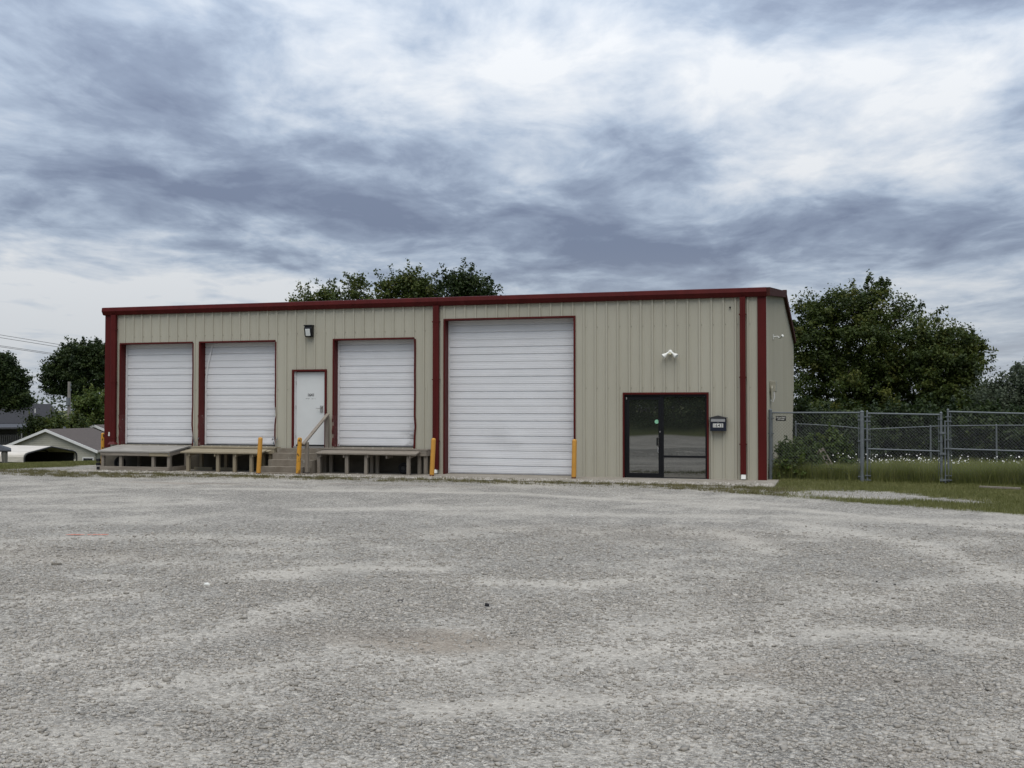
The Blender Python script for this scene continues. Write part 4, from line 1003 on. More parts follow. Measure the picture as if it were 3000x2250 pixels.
# the run goes on beyond the gates
f0, f1 = FU(3022), FU(3022)+np.array([4.2, FB*4.2, 0])
t = thing('chain_link_fence', (f0[0], f0[1], 0), 'galvanised chain link fence running on past the gates', 'fence')
vpost('gate_post', f0, -.1, 1.80, .05, t); vpost('end_post', f1, -.1, 1.76, .04, t)
MB().tube([(f0[0], f0[1], 1.72), (f1[0], f1[1], 1.72)], .021, 10).build('top_rail', galv, t); chain_mesh(f0, f1, .04, .04, 1.74, 1.74, parent=t)
def fence_back():
    pts = [(2331, 1241.5), (2400, 1245), (2470, 1250), (2530, 1256), (2545, 1257.5), (2640, 1253), (2757, 1248), (2850, 1246.5), (2920, 1246), (3000, 1246), (3120, 1247)]
    Dd = 41.5; P = [AT(u, v, Dd) for u, v in pts]
    P0 = P[0]; t = thing('chain_link_fence', (P0[0], P0[1], float(hgt(P0[0], P0[1]))), 'low sagging chain link fence at the back of the grassy yard', 'fence')
    MB().tube([tuple(p) for p in P], .019, 8).build('top_rail', galv, t)
    for u, v in ((2331, 1238), (2726, 1250), (2919, 1247), (3115, 1247)):
        p = AT(u, v, Dd); vpost('line_post', p, float(hgt(p[0], p[1]))-.2, p[2]+.02, .032, t)
    for a, b in zip(P[:-1], P[1:]):
        ga, gb = float(hgt(a[0], a[1])), float(hgt(b[0], b[1]))
        chain_mesh(a, b, ga+.03, gb+.03, a[2], b[2], parent=t, sp=.085, r=.0014)
fence_back()
t = FU(2980, 1400)
lum = GZ(2870, 1426, .05); lum2 = GZ(2990, 1431, .05)
tl = thing('timber_strip', lum, 'weathered board lying in the grass at the foot of the gate', 'board'); MB().beam(lum, lum2, .09, .04).build('board', wood_grey, tl)

# ------------------------------------------------------------------ foliage
def leaf_quads(C, N_, size, r_):
    """diamond leaves: centre, normal, size"""
    n = len(C); t = r_.normal(size=(n, 3)); t -= (t*N_).sum(1, keepdims=True)*N_; t /= np.linalg.norm(t, axis=1, keepdims=True)+1e-9
    b = np.cross(N_, t); s = size[:, None]
    V = np.stack([C-t*s*.5, C+b*s*.30-N_*s*.06, C+t*s*.55, C-b*s*.30-N_*s*.06], 1).reshape(-1, 3)
    F = np.arange(n*4).reshape(-1, 4); return V, F
def crown_mesh(lobes, nclump, nleaf, leaf, cr, seed, twig=.45, shell=.5):
    r_ = np.random.default_rng(seed); lob = np.array(lobes, float)
    w = (lob[:, 3]*lob[:, 4]*lob[:, 5])**.72; w /= w.sum(); k = r_.choice(len(lob), nclump, p=w)
    d = r_.normal(size=(nclump, 3)); d /= np.linalg.norm(d, axis=1, keepdims=True)
    rad = (shell + (1-shell)*r_.uniform(0, 1, nclump)**.6)*r_.uniform(.86, 1.06, nclump)
    C = lob[k, :3] + d*lob[k, 3:6]*rad[:, None]
    out = d*np.array([1, 1, .8]) + np.array([0, 0, .35]); out /= np.linalg.norm(out, axis=1, keepdims=True)
    cs = cr*r_.uniform(.6, 1.35, nclump)
    idx = np.repeat(np.arange(nclump), nleaf); n = len(idx)
    off = r_.normal(size=(n, 3))*cs[idx][:, None]*np.array([.62, .62, .42])
    tw = (r_.uniform(0, 1, nclump) < twig)[idx]
    al = r_.uniform(-.8, 1.7, n)*cs[idx]
    off2 = out[idx]*al[:, None] + r_.normal(size=(n, 3))*cs[idx][:, None]*.22*(1.35-.45*al/cs[idx])[:, None]
    off = np.where(tw[:, None], off2, off)
    P = C[idx]+off
    N_ = r_.normal(size=(n, 3))*.75 + out[idx]*.55 + np.array([0, 0, .45]); N_ /= np.linalg.norm(N_, axis=1, keepdims=True)
    size = leaf*r_.uniform(.65, 1.3, n)
    V, F = leaf_quads(P, N_, size, r_)
    cl = np.clip(r_.normal(.45, .23, nclump), 0, 1)[idx]; rn = np.clip(cl + r_.normal(0, .14, n), 0, 1)
    return V, F, np.repeat(rn, 4), C
def to_world(lobes):
    """lobes given as (sideways, depth, z, rx, ry, rz) in the tree's own frame"""
    return lobes
def make_tree(name, base, lobes, label, mat, nclump=220, nleaf=60, leaf=.14, cr=.5, seed=1, trunk_r=.16, cat='tree', group=None, twig=.45, stems=1, shell=.5, limbs=10):
    """lobes relative to base; x is sideways (along the photo's width), y is depth"""
    t = thing(name, base, label, cat, group)
    a2 = np.array([AX[0], AX[1]]); a2 /= np.linalg.norm(a2); b2 = np.array([-a2[1], a2[0]])
    L2 = [(l[0]*a2[0]+l[1]*b2[0], l[0]*a2[1]+l[1]*b2[1], *l[2:]) for l in lobes]
    V, F, rn, C = crown_mesh(L2, nclump, nleaf, leaf, cr, seed, twig, shell)
    np_mesh('crown', V, F, mat, t, rnd=rn)
    rr = random.Random(seed); mb = MB(); bx, by, bz = base
    cz = np.mean([l[2] for l in L2]); cxm, cym = np.mean([l[0] for l in L2]), np.mean([l[1] for l in L2])
    zlow = min(l[2]-l[5] for l in L2)
    for s_ in range(stems):
        ox, oy = (0, 0) if stems == 1 else (rr.uniform(-.4, .4), rr.uniform(-.3, .3))
        h0 = max(.3, zlow*.7+.2); pts = [(bx+ox, by+oy, bz-.2), (bx+ox+cxm*.1, by+oy+cym*.1, bz+h0*.5), (bx+ox+cxm*.4, by+oy+cym*.4, bz+h0), (bx+ox*2+cxm*.8, by+oy*2+cym*.8, bz+(h0+cz)/2), (bx+ox*3+cxm, by+oy*3+cym, bz+cz)]
        mb.tube(pts, [trunk_r*1.25, trunk_r, trunk_r*.85, trunk_r*.6, trunk_r*.3], 9)
    sel = rr.sample(range(len(C)), min(limbs, len(C)))
    for i in sel:
        f = rr.uniform(.35, .9); sx, sy, sz = cxm*.6, cym*.6, zlow*.6+(cz-zlow*.6)*f
        c = C[i]; m_ = ((sx+c[0])/2, (sy+c[1])/2, (sz+c[2])/2+.15)
        mb.tube([(bx+sx*f, by+sy*f, bz+sz), (bx+m_[0], by+m_[1], bz+m_[2]), (bx+c[0], by+c[1], bz+c[2])], [trunk_r*.42, trunk_r*.27, trunk_r*.08], 6)
    mb.build('trunk', bark, t, smooth=True)
    return t
def base_at(u, D): p = AT(u, 1300, D); return np.array([p[0], p[1], float(hgt(p[0], p[1]))])
def lobes_px(u0, D, L, base):
    """(u, v, rx px, rz px, depth offset m) of crown lobes -> metres about the base, sizes from the distance the tree stands at"""
    out = []
    for u, v, ru, rv, dep in L:
        p = AT(u, v, D); s = (u-u0)/FPX*D; out.append((s, dep, p[2]-base[2], ru*D/FPX, max(ru, rv)*.9*D/FPX, rv*D/FPX))
    return out
def tree_px(name, u0, D, L, label, mat, **k):
    b = base_at(u0, D); return make_tree(name, b, lobes_px(u0, D, L, b), label, mat, **k)
T1 = tree_px('maple_tree', 2520, 60, [(2510,1040,165,165,0),(2515,1040,95,105,.4),(2500,1120,120,110,.4),(2620,1200,95,70,.6),(2515,1000,62,62,-1.6),(2515,1010,40,40,.8),(2675,1150,60,60,-1),(2575,915,80,90,0),(2480,930,85,90,.5),(2390,975,75,90,0),(2650,985,85,100,-.4),(2400,1130,85,110,-.6),(2650,1140,100,110,0),(2530,1170,120,110,-1),(2340,1060,60,120,.5),(2430,900,80,62,0),(2365,940,62,75,.3),(2520,880,60,58,0)],
              'large round dark green maple behind the chain link yard', leafA, nclump=760, nleaf=115, leaf=.165, cr=.44, seed=11, trunk_r=.22, shell=.5)
T2 = tree_px('maple_tree', 2755, 57, [(2760,1090,85,110,0),(2710,1030,60,85,0),(2785,1010,52,72,0),(2835,1080,45,95,0),(2780,1190,90,85,-.5),(2850,1010,22,62,0)],
              'smaller green maple joined to the right of the large one', leafA, nclump=400, nleaf=105, leaf=.16, cr=.42, seed=12, trunk_r=.15, shell=.35)
T3 = tree_px('olive_shrub', 2985, 50, [(2975,1160,75,80,0),(3040,1110,75,70,0),(2915,1180,50,60,0),(2990,1230,110,70,-.4)],
              'grey green feathery shrub tree at the back fence', leafC, nclump=300, nleaf=70, leaf=.14, cr=.42, shell=.35, seed=13, trunk_r=.09, stems=3)
under = [(2360,1270,75,75,46,'dark leafy thicket shrub where the back fence meets the building'), (2470,1280,85,70,47,'dark leafy thicket shrub under the large maple by the back fence'),
         (2600,1275,85,80,48,'dark thicket shrub behind the gate leaf with the drop rod'), (2710,1270,85,80,47,'dark thicket shrub below the smaller maple'),
         (2830,1270,85,80,47,'dark thicket shrub behind the gate leaf with the latch fork'), (2945,1275,85,75,46,'dark thicket shrub below the grey green shrub tree'),
         (3070,1265,90,85,46,'dark thicket shrub past the grey green shrub tree'), (3200,1260,95,90,47,'dark thicket shrub opposite the last fence bay'), (3340,1262,95,90,48,'dark thicket shrub at the far end of the back hedge')]
for i, (u, v, ru, rv, D, lab) in enumerate(under):
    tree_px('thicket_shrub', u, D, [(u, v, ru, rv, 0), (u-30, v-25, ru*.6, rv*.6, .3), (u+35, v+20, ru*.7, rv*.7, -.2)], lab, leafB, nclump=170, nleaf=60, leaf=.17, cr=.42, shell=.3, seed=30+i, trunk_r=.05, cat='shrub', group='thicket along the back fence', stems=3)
tree_px('maple_tree', 3280, 62, [(3280,1060,120,120,0),(3330,980,80,80,0),(3220,1000,80,80,0),(3280,1180,130,90,-.5)], 'green maple standing past the grey green shrub tree', leafA, nclump=420, nleaf=80, leaf=.19, cr=.5, seed=14, trunk_r=.18)
# trees behind the roof
tree_px('locust_tree', 975, 79, [(900,880,48,32,0),(965,865,38,38,0),(1045,852,30,48,0),(1080,895,40,30,0),(975,960,130,90,0)], 'tree top with three ragged crests rising over the roof', leafA, nclump=330, nleaf=60, leaf=.21, cr=.55, shell=.4, seed=41, trunk_r=.2)
tree_px('locust_tree', 1190, 77, [(1150,850,36,42,0),(1212,842,48,46,0),(1255,870,35,40,0),(1120,880,25,35,0),(1190,950,100,90,0)], 'tree top with a pale left side rising over the middle of the roof', leafA, nclump=330, nleaf=62, leaf=.21, cr=.55, shell=.4, seed=42, trunk_r=.2)
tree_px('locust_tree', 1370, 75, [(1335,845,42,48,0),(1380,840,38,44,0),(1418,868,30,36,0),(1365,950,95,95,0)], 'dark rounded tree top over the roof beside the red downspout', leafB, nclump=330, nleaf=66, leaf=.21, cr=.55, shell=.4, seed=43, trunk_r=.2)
a0, a1 = AT(960, 870, 82), AT(966, 814, 82); ta = thing('antenna', (a0[0], a0[1], float(hgt(a0[0], a0[1]))), 'thin bare mast standing among the tree tops over the roof', 'antenna')
MB().tube([(a0[0], a0[1], float(hgt(a0[0], a0[1]))), tuple(a0), tuple(a1)], [.06, .03, .016], 6).build('mast', wire_black, ta)
# trees and shrubs down the slope on the left
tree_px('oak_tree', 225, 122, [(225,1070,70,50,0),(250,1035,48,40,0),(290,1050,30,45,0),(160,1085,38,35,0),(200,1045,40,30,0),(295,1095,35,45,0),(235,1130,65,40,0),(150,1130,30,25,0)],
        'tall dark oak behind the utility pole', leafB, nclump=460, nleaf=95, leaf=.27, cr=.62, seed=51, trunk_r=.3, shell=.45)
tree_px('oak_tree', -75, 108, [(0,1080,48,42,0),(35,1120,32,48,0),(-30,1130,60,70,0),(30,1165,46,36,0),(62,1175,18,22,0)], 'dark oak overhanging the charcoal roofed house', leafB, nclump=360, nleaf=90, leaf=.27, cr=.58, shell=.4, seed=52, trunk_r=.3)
for i, (u, v, ru, rv, D, lab) in enumerate([(268,1205,52,60,116,'tall green thicket between the utility pole and the steel building'), (205,1258,48,34,103,'green thicket at the foot of the utility pole'), (130,1262,52,42,112,'low green thicket between the two houses')]):
    tree_px('thicket_shrub', u, D, [(u, v, ru, rv, 0), (u-ru*.5, v-rv*.35, ru*.55, rv*.55, 0), (u+ru*.5, v-rv*.3, ru*.5, rv*.6, 0), (u, v+rv*1.1, ru*1.1, rv*.8, 0)], lab, leafA if i else leafD, nclump=200, nleaf=56, leaf=.28, cr=.6, shell=.35, seed=60+i, trunk_r=.1, cat='shrub', group='thicket on the slope', stems=2)
# weeds by the building corner
for i, (u, D, L, lab) in enumerate([(2300, 27.6, [(2290,1375,30,30,0),(2330,1360,40,45,0),(2370,1370,35,40,0)], 'leafy weeds heaped against the building corner inside the fence'),
                                 (2320, 29.5, [(2320,1350,35,42,0),(2365,1325,36,42,0),(2300,1322,14,18,0)], 'tall stemmed weeds by the gable end wall'),
                                 (2440, 30.5, [(2432,1320,34,40,0),(2440,1292,18,26,0),(2465,1345,34,36,0),(2405,1345,28,34,0)], 'broad leaved vine mound behind the leaning ladder')]):
    tree_px('weed_bush', u, D, L, lab, leafD, nclump=120, nleaf=46, leaf=.085 if i != 2 else .11, cr=.16, seed=70+i, trunk_r=.012, cat='weeds', stems=5, shell=.3, limbs=16)
# trees on the bank behind the camera (they show in the glass)
bank = []
proto = make_tree('bank_tree', np.array([-2., -57., float(hgt(-2., -57.))]), [(0,0,5.5,3.8,3.4,3.4),(1.8,0,7.8,2.2,2.2,2.0),(-2,0,6.8,2.2,2,2),(0,-.5,2.4,4.2,3,2.2)], 'broad bushy tree on the grass bank facing the building', leafA, nclump=330, nleaf=40, leaf=.24, cr=.7, seed=81, trunk_r=.24, group='trees on the bank facing the building')
for i, (x, y) in enumerate([(-8, -54), (-14, -58), (-21, -54), (-30, -58), (4, -53), (9.5, -57), (16, -53), (24, -57), (-5, -64), (8, -65), (-13, -66), (0, -65), (-21, -64), (16.5, -64)]):
    c = copy_tree(proto); c.location = (x, y, float(hgt(np.float64(x), np.float64(y)))-.2); c.rotation_euler = (0, 0, i*1.3); sc_ = 1.15+.4*((i*29) % 10)/10; c.scale = (sc_, sc_, sc_*(1.1 if i % 2 else .95))
for i, x in enumerate(range(-30, 31, 5)):
    c = copy_tree(proto); y = -49.5-1.5*(i % 2); c.location = (x+.7*(i % 3), y, float(hgt(np.float64(x), np.float64(y)))-1.0); c.rotation_euler = (0, 0, i*2.1); c.scale = (.9, .9, .75)
# far woods
def woods():
    V_, F_, R_ = [], [], []; r_ = np.random.default_rng(5); k = 0; lob = []
    for u in np.arange(-1500, 4600, 16):
        D = 400+60*r_.uniform(); p = AT(u, 1194, D); top = 4.5+3.5*float(fbm(np.array([u*.012]), np.array([.5]), 77)[0])+r_.uniform(-1, 1.5)
        lob.append((p[0], p[1], top-6, 4.5, 4.5, 6.5))
    V, F, rn, C = crown_mesh(lob, 4200, 9, 1.3, 1.5, 6)
    o = np_mesh('distant_woods', V, F, leafC, rnd=rn, kind='stuff'); tag(o, 'far wooded ridge closing the horizon', 'woods')
woods()

# ------------------------------------------------------------------ grass
def blades(name, x, y, z, h, w, mat, label, cat, lean=.35, parts=1, curl=0.):
    n = len(x); a = rng.uniform(0, 6.283, n); la = rng.uniform(0, 6.283, n); le = rng.uniform(0, lean, n)*h
    bx, by = np.cos(a)*w/2, np.sin(a)*w/2; tx, ty = np.cos(la)*le, np.sin(la)*le
    if parts == 1:
        V = np.stack([np.stack([x-bx, y-by, z], 1), np.stack([x+bx, y+by, z], 1), np.stack([x+tx, y+ty, z+h], 1)], 1); m_ = 3
        F = np.arange(n*3).reshape(-1, 3)
        V = V.reshape(-1, 3)
    else:
        V = np.stack([np.stack([x-bx, y-by, z], 1), np.stack([x+bx, y+by, z], 1), np.stack([x+bx*.8+tx*.35, y+by*.8+ty*.35, z+h*.6], 1), np.stack([x-bx*.8+tx*.35, y-by*.8+ty*.35, z+h*.6], 1), np.stack([x+tx, y+ty, z+h*.97], 1), np.stack([x+tx*1.05, y+ty*1.05, z+h], 1)], 1).reshape(-1, 3); m_ = 6
        i = np.arange(n)*6; F = np.concatenate([np.stack([i, i+1, i+2, i+3], 1), np.stack([i+3, i+2, i+5, i+4], 1)])
    rn = np.clip(.5*fbm(x*1.5, y*1.5, 91)+.25+rng.normal(0, .17, n), 0, 1)
    o = np_mesh(name, V, F, mat, rnd=np.repeat(rn, m_), kind='stuff'); tag(o, label, cat); return o
def sample(n, x0, x1, y0, y1): return rng.uniform(x0, x1, n), rng.uniform(y0, y1, n)
# mown verge before the fence
x, y = sample(260000, -2.2, 9.5, -10.5, .62)
m_ = (rng.uniform(0, 1, len(x)) < grass_mask(x, y)) & (y < FA+FB*x+.1) & ~((x < .36) & (y > -2.3)); x, y = x[m_], y[m_]
blades('mown_grass', x, y, hgt(x, y)-.012, rng.uniform(.025, .085, len(x))*(.7+.6*fbm(x*2, y*2, 95)), rng.uniform(.006, .013, len(x)), grassS, 'short mown grass verge before the chain link fence', 'grass', .8)
# tall yard grass
x, y = sample(105000, .12, 13, -1.6, 19)
y = np.where(rng.uniform(0, 1, len(x)) < .6, FA+FB*x+rng.uniform(-.12, 1, len(x))**2*9, y)
m_ = (y > FA+FB*x-.12) & (y < 19) & (np.abs(x) > .1); x, y = x[m_], y[m_]
hh = (.28+.42*fbm(x*.9, y*.9, 97))*rng.uniform(.55, 1.15, len(x))*(1-.25*sst(.8, 2.2, x)*sst(3.2, 2.2, x))
blades('tall_grass', x, y, hgt(x, y)-.02, hh, rng.uniform(.006, .013, len(x)), grassT, 'tall unmown grass filling the fenced yard', 'grass', .5, 2)
# left verge and slope
n = 110000; D = 29+rng.uniform(0, 1, n)**1.3*22; u = rng.uniform(-260, 330, n)
P = CAM[None, :2] + (BX[None, :2] + AX[None, :2]*((u-1500)/FPX)[:, None])*D[:, None]; x, y = P[:, 0], P[:, 1]
m_ = (rng.uniform(0, 1, n) < grass_mask(x, y)) & ((x < XL-.15) | (y > DEP)); x, y = x[m_], y[m_]
blades('verge_grass', x, y, hgt(x, y)-.01, rng.uniform(.025, .075, len(x)), rng.uniform(.010, .02, len(x)), grassS, 'grass verge at the top of the slope left of the building', 'grass', .7)
# weeds along the apron
x, y = sample(330000, -24, 1.2, -4.6, -1.5)
m_ = rng.uniform(0, 1, len(x)) < weed_mask(x, y)*.62*sst(.38, .66, fbm(x*6, y*6, 99)); x, y = x[m_], y[m_]
blades('apron_weeds', x, y, hgt(x, y)-.01, rng.uniform(.02, .085, len(x)), rng.uniform(.006, .013, len(x)), weedS, 'sparse olive weeds sprouting along the apron edge', 'weeds', 1.0)
# gravel crumbs kicked up onto the apron
n = 5200; x = rng.uniform(XL, .3, n); y = -2.0 + np.abs(rng.normal(0, .38, n)); m_ = y < -.1; x, y = x[m_], y[m_]; n = len(x)
sz = rng.uniform(.006, .02, n); Vb = np.array([(-1,-1,0),(1,-1,0),(1,1,0),(-1,1,0),(-.6,-.7,1),(.7,-.6,1),(.6,.7,1),(-.7,.6,1)], float)
V = Vb[None]*(1+rng.uniform(-.35, .35, (n, 8, 3)))*sz[:, None, None] + np.stack([x, y, np.full(n, .007)], 1)[:, None, :]
F = (np.array([(4,5,6,7),(0,1,5,4),(1,2,6,5),(2,3,7,6),(3,0,4,7)])[None] + (np.arange(n)*8)[:, None, None]).reshape(-1, 4)
o = np_mesh('gravel_crumbs', V.reshape(-1, 3), F, stone_mat, rnd=np.repeat(np.clip(rng.normal(.55, .25, n), 0, 1), 8), kind='stuff'); tag(o, 'stone crumbs scattered over the edge of the concrete apron', 'gravel')
# daisies in the yard
n = 700; x = rng.uniform(1.6, 10.0, n); y = 2.5+rng.uniform(0, 1, n)*10 + (x-5)*.2
m_ = fbm(x*.7, y*.7, 101) > .42; x, y = x[m_], y[m_]; n = len(x)
z = hgt(x, y) + .42 + rng.uniform(0, .24, n); r_ = rng.uniform(.011, .019, n)
V = np.concatenate([np.stack([x, y-.005, z+.005], 1)] + [np.stack([x+r_*math.cos(a), y+r_*math.sin(a)*.65, z + r_*.75*math.sin(a)], 1) for a in np.arange(8)*math.pi/4])
V = V.reshape(9, n, 3).transpose(1, 0, 2).reshape(-1, 3)
F = np.array([(0, i+1, (i+1) % 8+1) for i in range(8)])[None] + (np.arange(n)*9)[:, None, None]
o = np_mesh('daisies', V, F.reshape(-1, 3), M('daisy_white', (.72, .72, .68), .6, var=.05), kind='stuff'); tag(o, 'white daisies sprinkled through the tall yard grass', 'flowers')
x = np.repeat(x, 1); blades('daisy_stems', x, y, hgt(x, y), z-hgt(x, y)-.004, np.full(n, .006), grassT, 'thin green stems carrying the daisies', 'flowers', .02)

# leaning ladder in the weeds
def ladder():
    D = 28.6; P = lambda u, v, d=0: AT(u, v, D+d)
    b = P(2430, 1372); t = thing('step_ladder', (b[0], b[1], float(hgt(b[0], b[1]))), 'grey timber step ladder leaning among the weeds inside the fence', 'ladder')
    for (u0, v0), (u1, v1) in (((2400, 1316), (2430, 1372)), ((2410, 1312), (2444, 1370))): MB().beam(P(u0, v0), P(u1, v1, -.15), .03, .055, (0, -1, .2)).build('rail', wood_grey, t)
    for f in (.12, .36, .58, .8): MB().beam(P(2400+30*f, 1316+56*f), P(2410+34*f, 1312+58*f), .07, .022).build('tread', wood_grey, t)
    MB().beam(P(2401, 1318, .05), P(2378, 1356, .3), .022, .03).build('rear_strut', wood_grey, t)
    MB().beam(P(2409, 1315, .05), P(2392, 1352, .35), .022, .03).build('rear_strut', wood_grey, t)
ladder()

# ------------------------------------------------------------------ houses down the slope
def frame_at(u):
    d = ray(u, 1194); d = np.array([d[0], d[1], 0]); d /= np.linalg.norm(d); return d, np.array([d[1], -d[0], 0])
def gable_house(name, label, P, alpha, half, L, rise, ground, wallm, roofm, windows=True):
    """P: gable peak; alpha: turn of the ridge from the line of sight"""
    dv, rv = frame_at(140); ax = dv*math.cos(alpha)+rv*math.sin(alpha); g = rv*math.cos(alpha)-dv*math.sin(alpha)
    P = np.array(P); zr = P[2]; ze = zr-rise
    base = P + ax*L/2; t = thing(name, (base[0], base[1], ground), label, 'house')
    pt = lambda a_, b_, z: tuple(P + g*a_ + ax*b_ + np.array([0, 0, z-zr]))
    hw = half-.35
    # clapboards on gable end and on the near long wall
    mb = MB(); z = ground
    while z < zr-.12:
        z2 = min(z+.17, zr-.05); f = lambda q: hw if q < ze+.1 else max(.02, (zr-.08-q)/(rise)*half)
        a0_, a1_ = min(hw, f(z)), min(hw, f(z2))
        mb.add([pt(-a0_, -.022, z), pt(a0_, -.022, z), pt(a1_, 0, z2), pt(-a1_, 0, z2), pt(-a0_, .12, z), pt(a0_, .12, z), pt(a1_, .12, z2), pt(-a1_, .12, z2)], [(0,1,2,3),(0,4,5,1),(7,6,5,4)]); z = z2
    mb.build('gable_wall', wallm, t)
    mb = MB(); z = ground
    while z < ze+.05:
        z2 = z+.17; mb.add([pt(hw+.022, .1, z), pt(hw+.022, L, z), pt(hw, L, z2), pt(hw, .1, z2)], [(0, 1, 2, 3)]); z = z2
    mb.add([pt(-hw, .1, ground), pt(-hw, L, ground), pt(-hw, L, ze+.1), pt(-hw, .1, ze+.1)], [(0, 1, 2, 3)]); mb.add([pt(-hw, L, ground), pt(hw, L, ground), pt(hw, L, ze+.1), pt(0, L, zr-.1), pt(-hw, L, ze+.1)], [(0, 1, 2, 3, 4)])
    mb.build('side_wall', wallm, t)
    for s_ in (-1, 1):
        rf = MB().hexa([pt(0, -.3, zr-.06), pt(s_*half, -.3, ze-.10), pt(s_*half, L+.3, ze-.10), pt(0, L+.3, zr-.06), pt(0, -.3, zr+.06), pt(s_*(half+.03), -.3, ze+.03), pt(s_*(half+.03), L+.3, ze+.03), pt(0, L+.3, zr+.06)]).build('roof', roofm, t)
        MB().hexa([pt(0, -.36, zr-.16), pt(s_*(half+.04), -.36, ze-.20), pt(s_*(half+.04), -.302, ze-.20), pt(0, -.302, zr-.16), pt(0, -.36, zr+.07), pt(s_*(half+.04), -.36, ze+.03), pt(s_*(half+.04), -.302, ze+.03), pt(0, -.302, zr+.07)]).build('rake_board', white_trim, t)
    MB().hexa([pt(half+.04, -.3, ze-.10), pt(half+.16, -.3, ze-.10), pt(half+.16, L+.3, ze-.10), pt(half+.04, L+.3, ze-.10), pt(half+.04, -.3, ze+.02), pt(half+.16, -.3, ze+.02), pt(half+.16, L+.3, ze+.02), pt(half+.04, L+.3, ze+.02)]).build('gutter', white_trim, t)
    if windows:
        for a_ in windows:
            w = MB().hexa([pt(a_-.55, -.07, ze-1.75), pt(a_+.55, -.07, ze-1.75), pt(a_+.55, .0, ze-1.75), pt(a_-.55, .0, ze-1.75), pt(a_-.55, -.07, ze-.55), pt(a_+.55, -.07, ze-.55), pt(a_+.55, .0, ze-.55), pt(a_-.55, .0, ze-.55)]).build('window', white_trim, t)
            MB().hexa([pt(a_-.45, -.09, ze-1.65), pt(a_+.45, -.09, ze-1.65), pt(a_+.45, -.071, ze-1.65), pt(a_-.45, -.071, ze-1.65), pt(a_-.45, -.09, ze-.65), pt(a_+.45, -.09, ze-.65), pt(a_+.45, -.071, ze-.65), pt(a_-.45, -.071, ze-.65)]).build('pane', window_dark, w)
            for q in (-.15, .15): MB().hexa([pt(a_+q-.02, -.10, ze-1.5), pt(a_+q+.02, -.10, ze-1.5), pt(a_+q+.02, -.0905, ze-1.5), pt(a_+q-.02, -.0905, ze-1.5), pt(a_+q-.02, -.10, ze-.95), pt(a_+q+.02, -.10, ze-.95), pt(a_+q+.02, -.0905, ze-.95), pt(a_+q-.02, -.0905, ze-.95)]).build('muntin', white_trim, w)
    MB().tube([pt(-.2, L*.42, zr-.05), pt(-.2, L*.42, zr+.22)], .12, 10).build('roof_vent', galv, t)
    return t
P1 = AT(140, 1259, 95); G1 = float(hgt(P1[0], P1[1]))
gable_house('gable_house', 'beige clapboard house with brown shingles and white rake boards', P1, R(35), 5.1, 6.5, 1.85, G1-.1, vinyl, shingle_brown, windows=(4.05,))
P2 = AT(281, 1246, 104); gable_house('gable_house', 'beige house whose white gable peeks out beside the steel building', P2, R(35), 4.6, 10, 1.7, float(hgt(P2[0], P2[1]))-.1, vinyl, shingle_brown, windows=None)
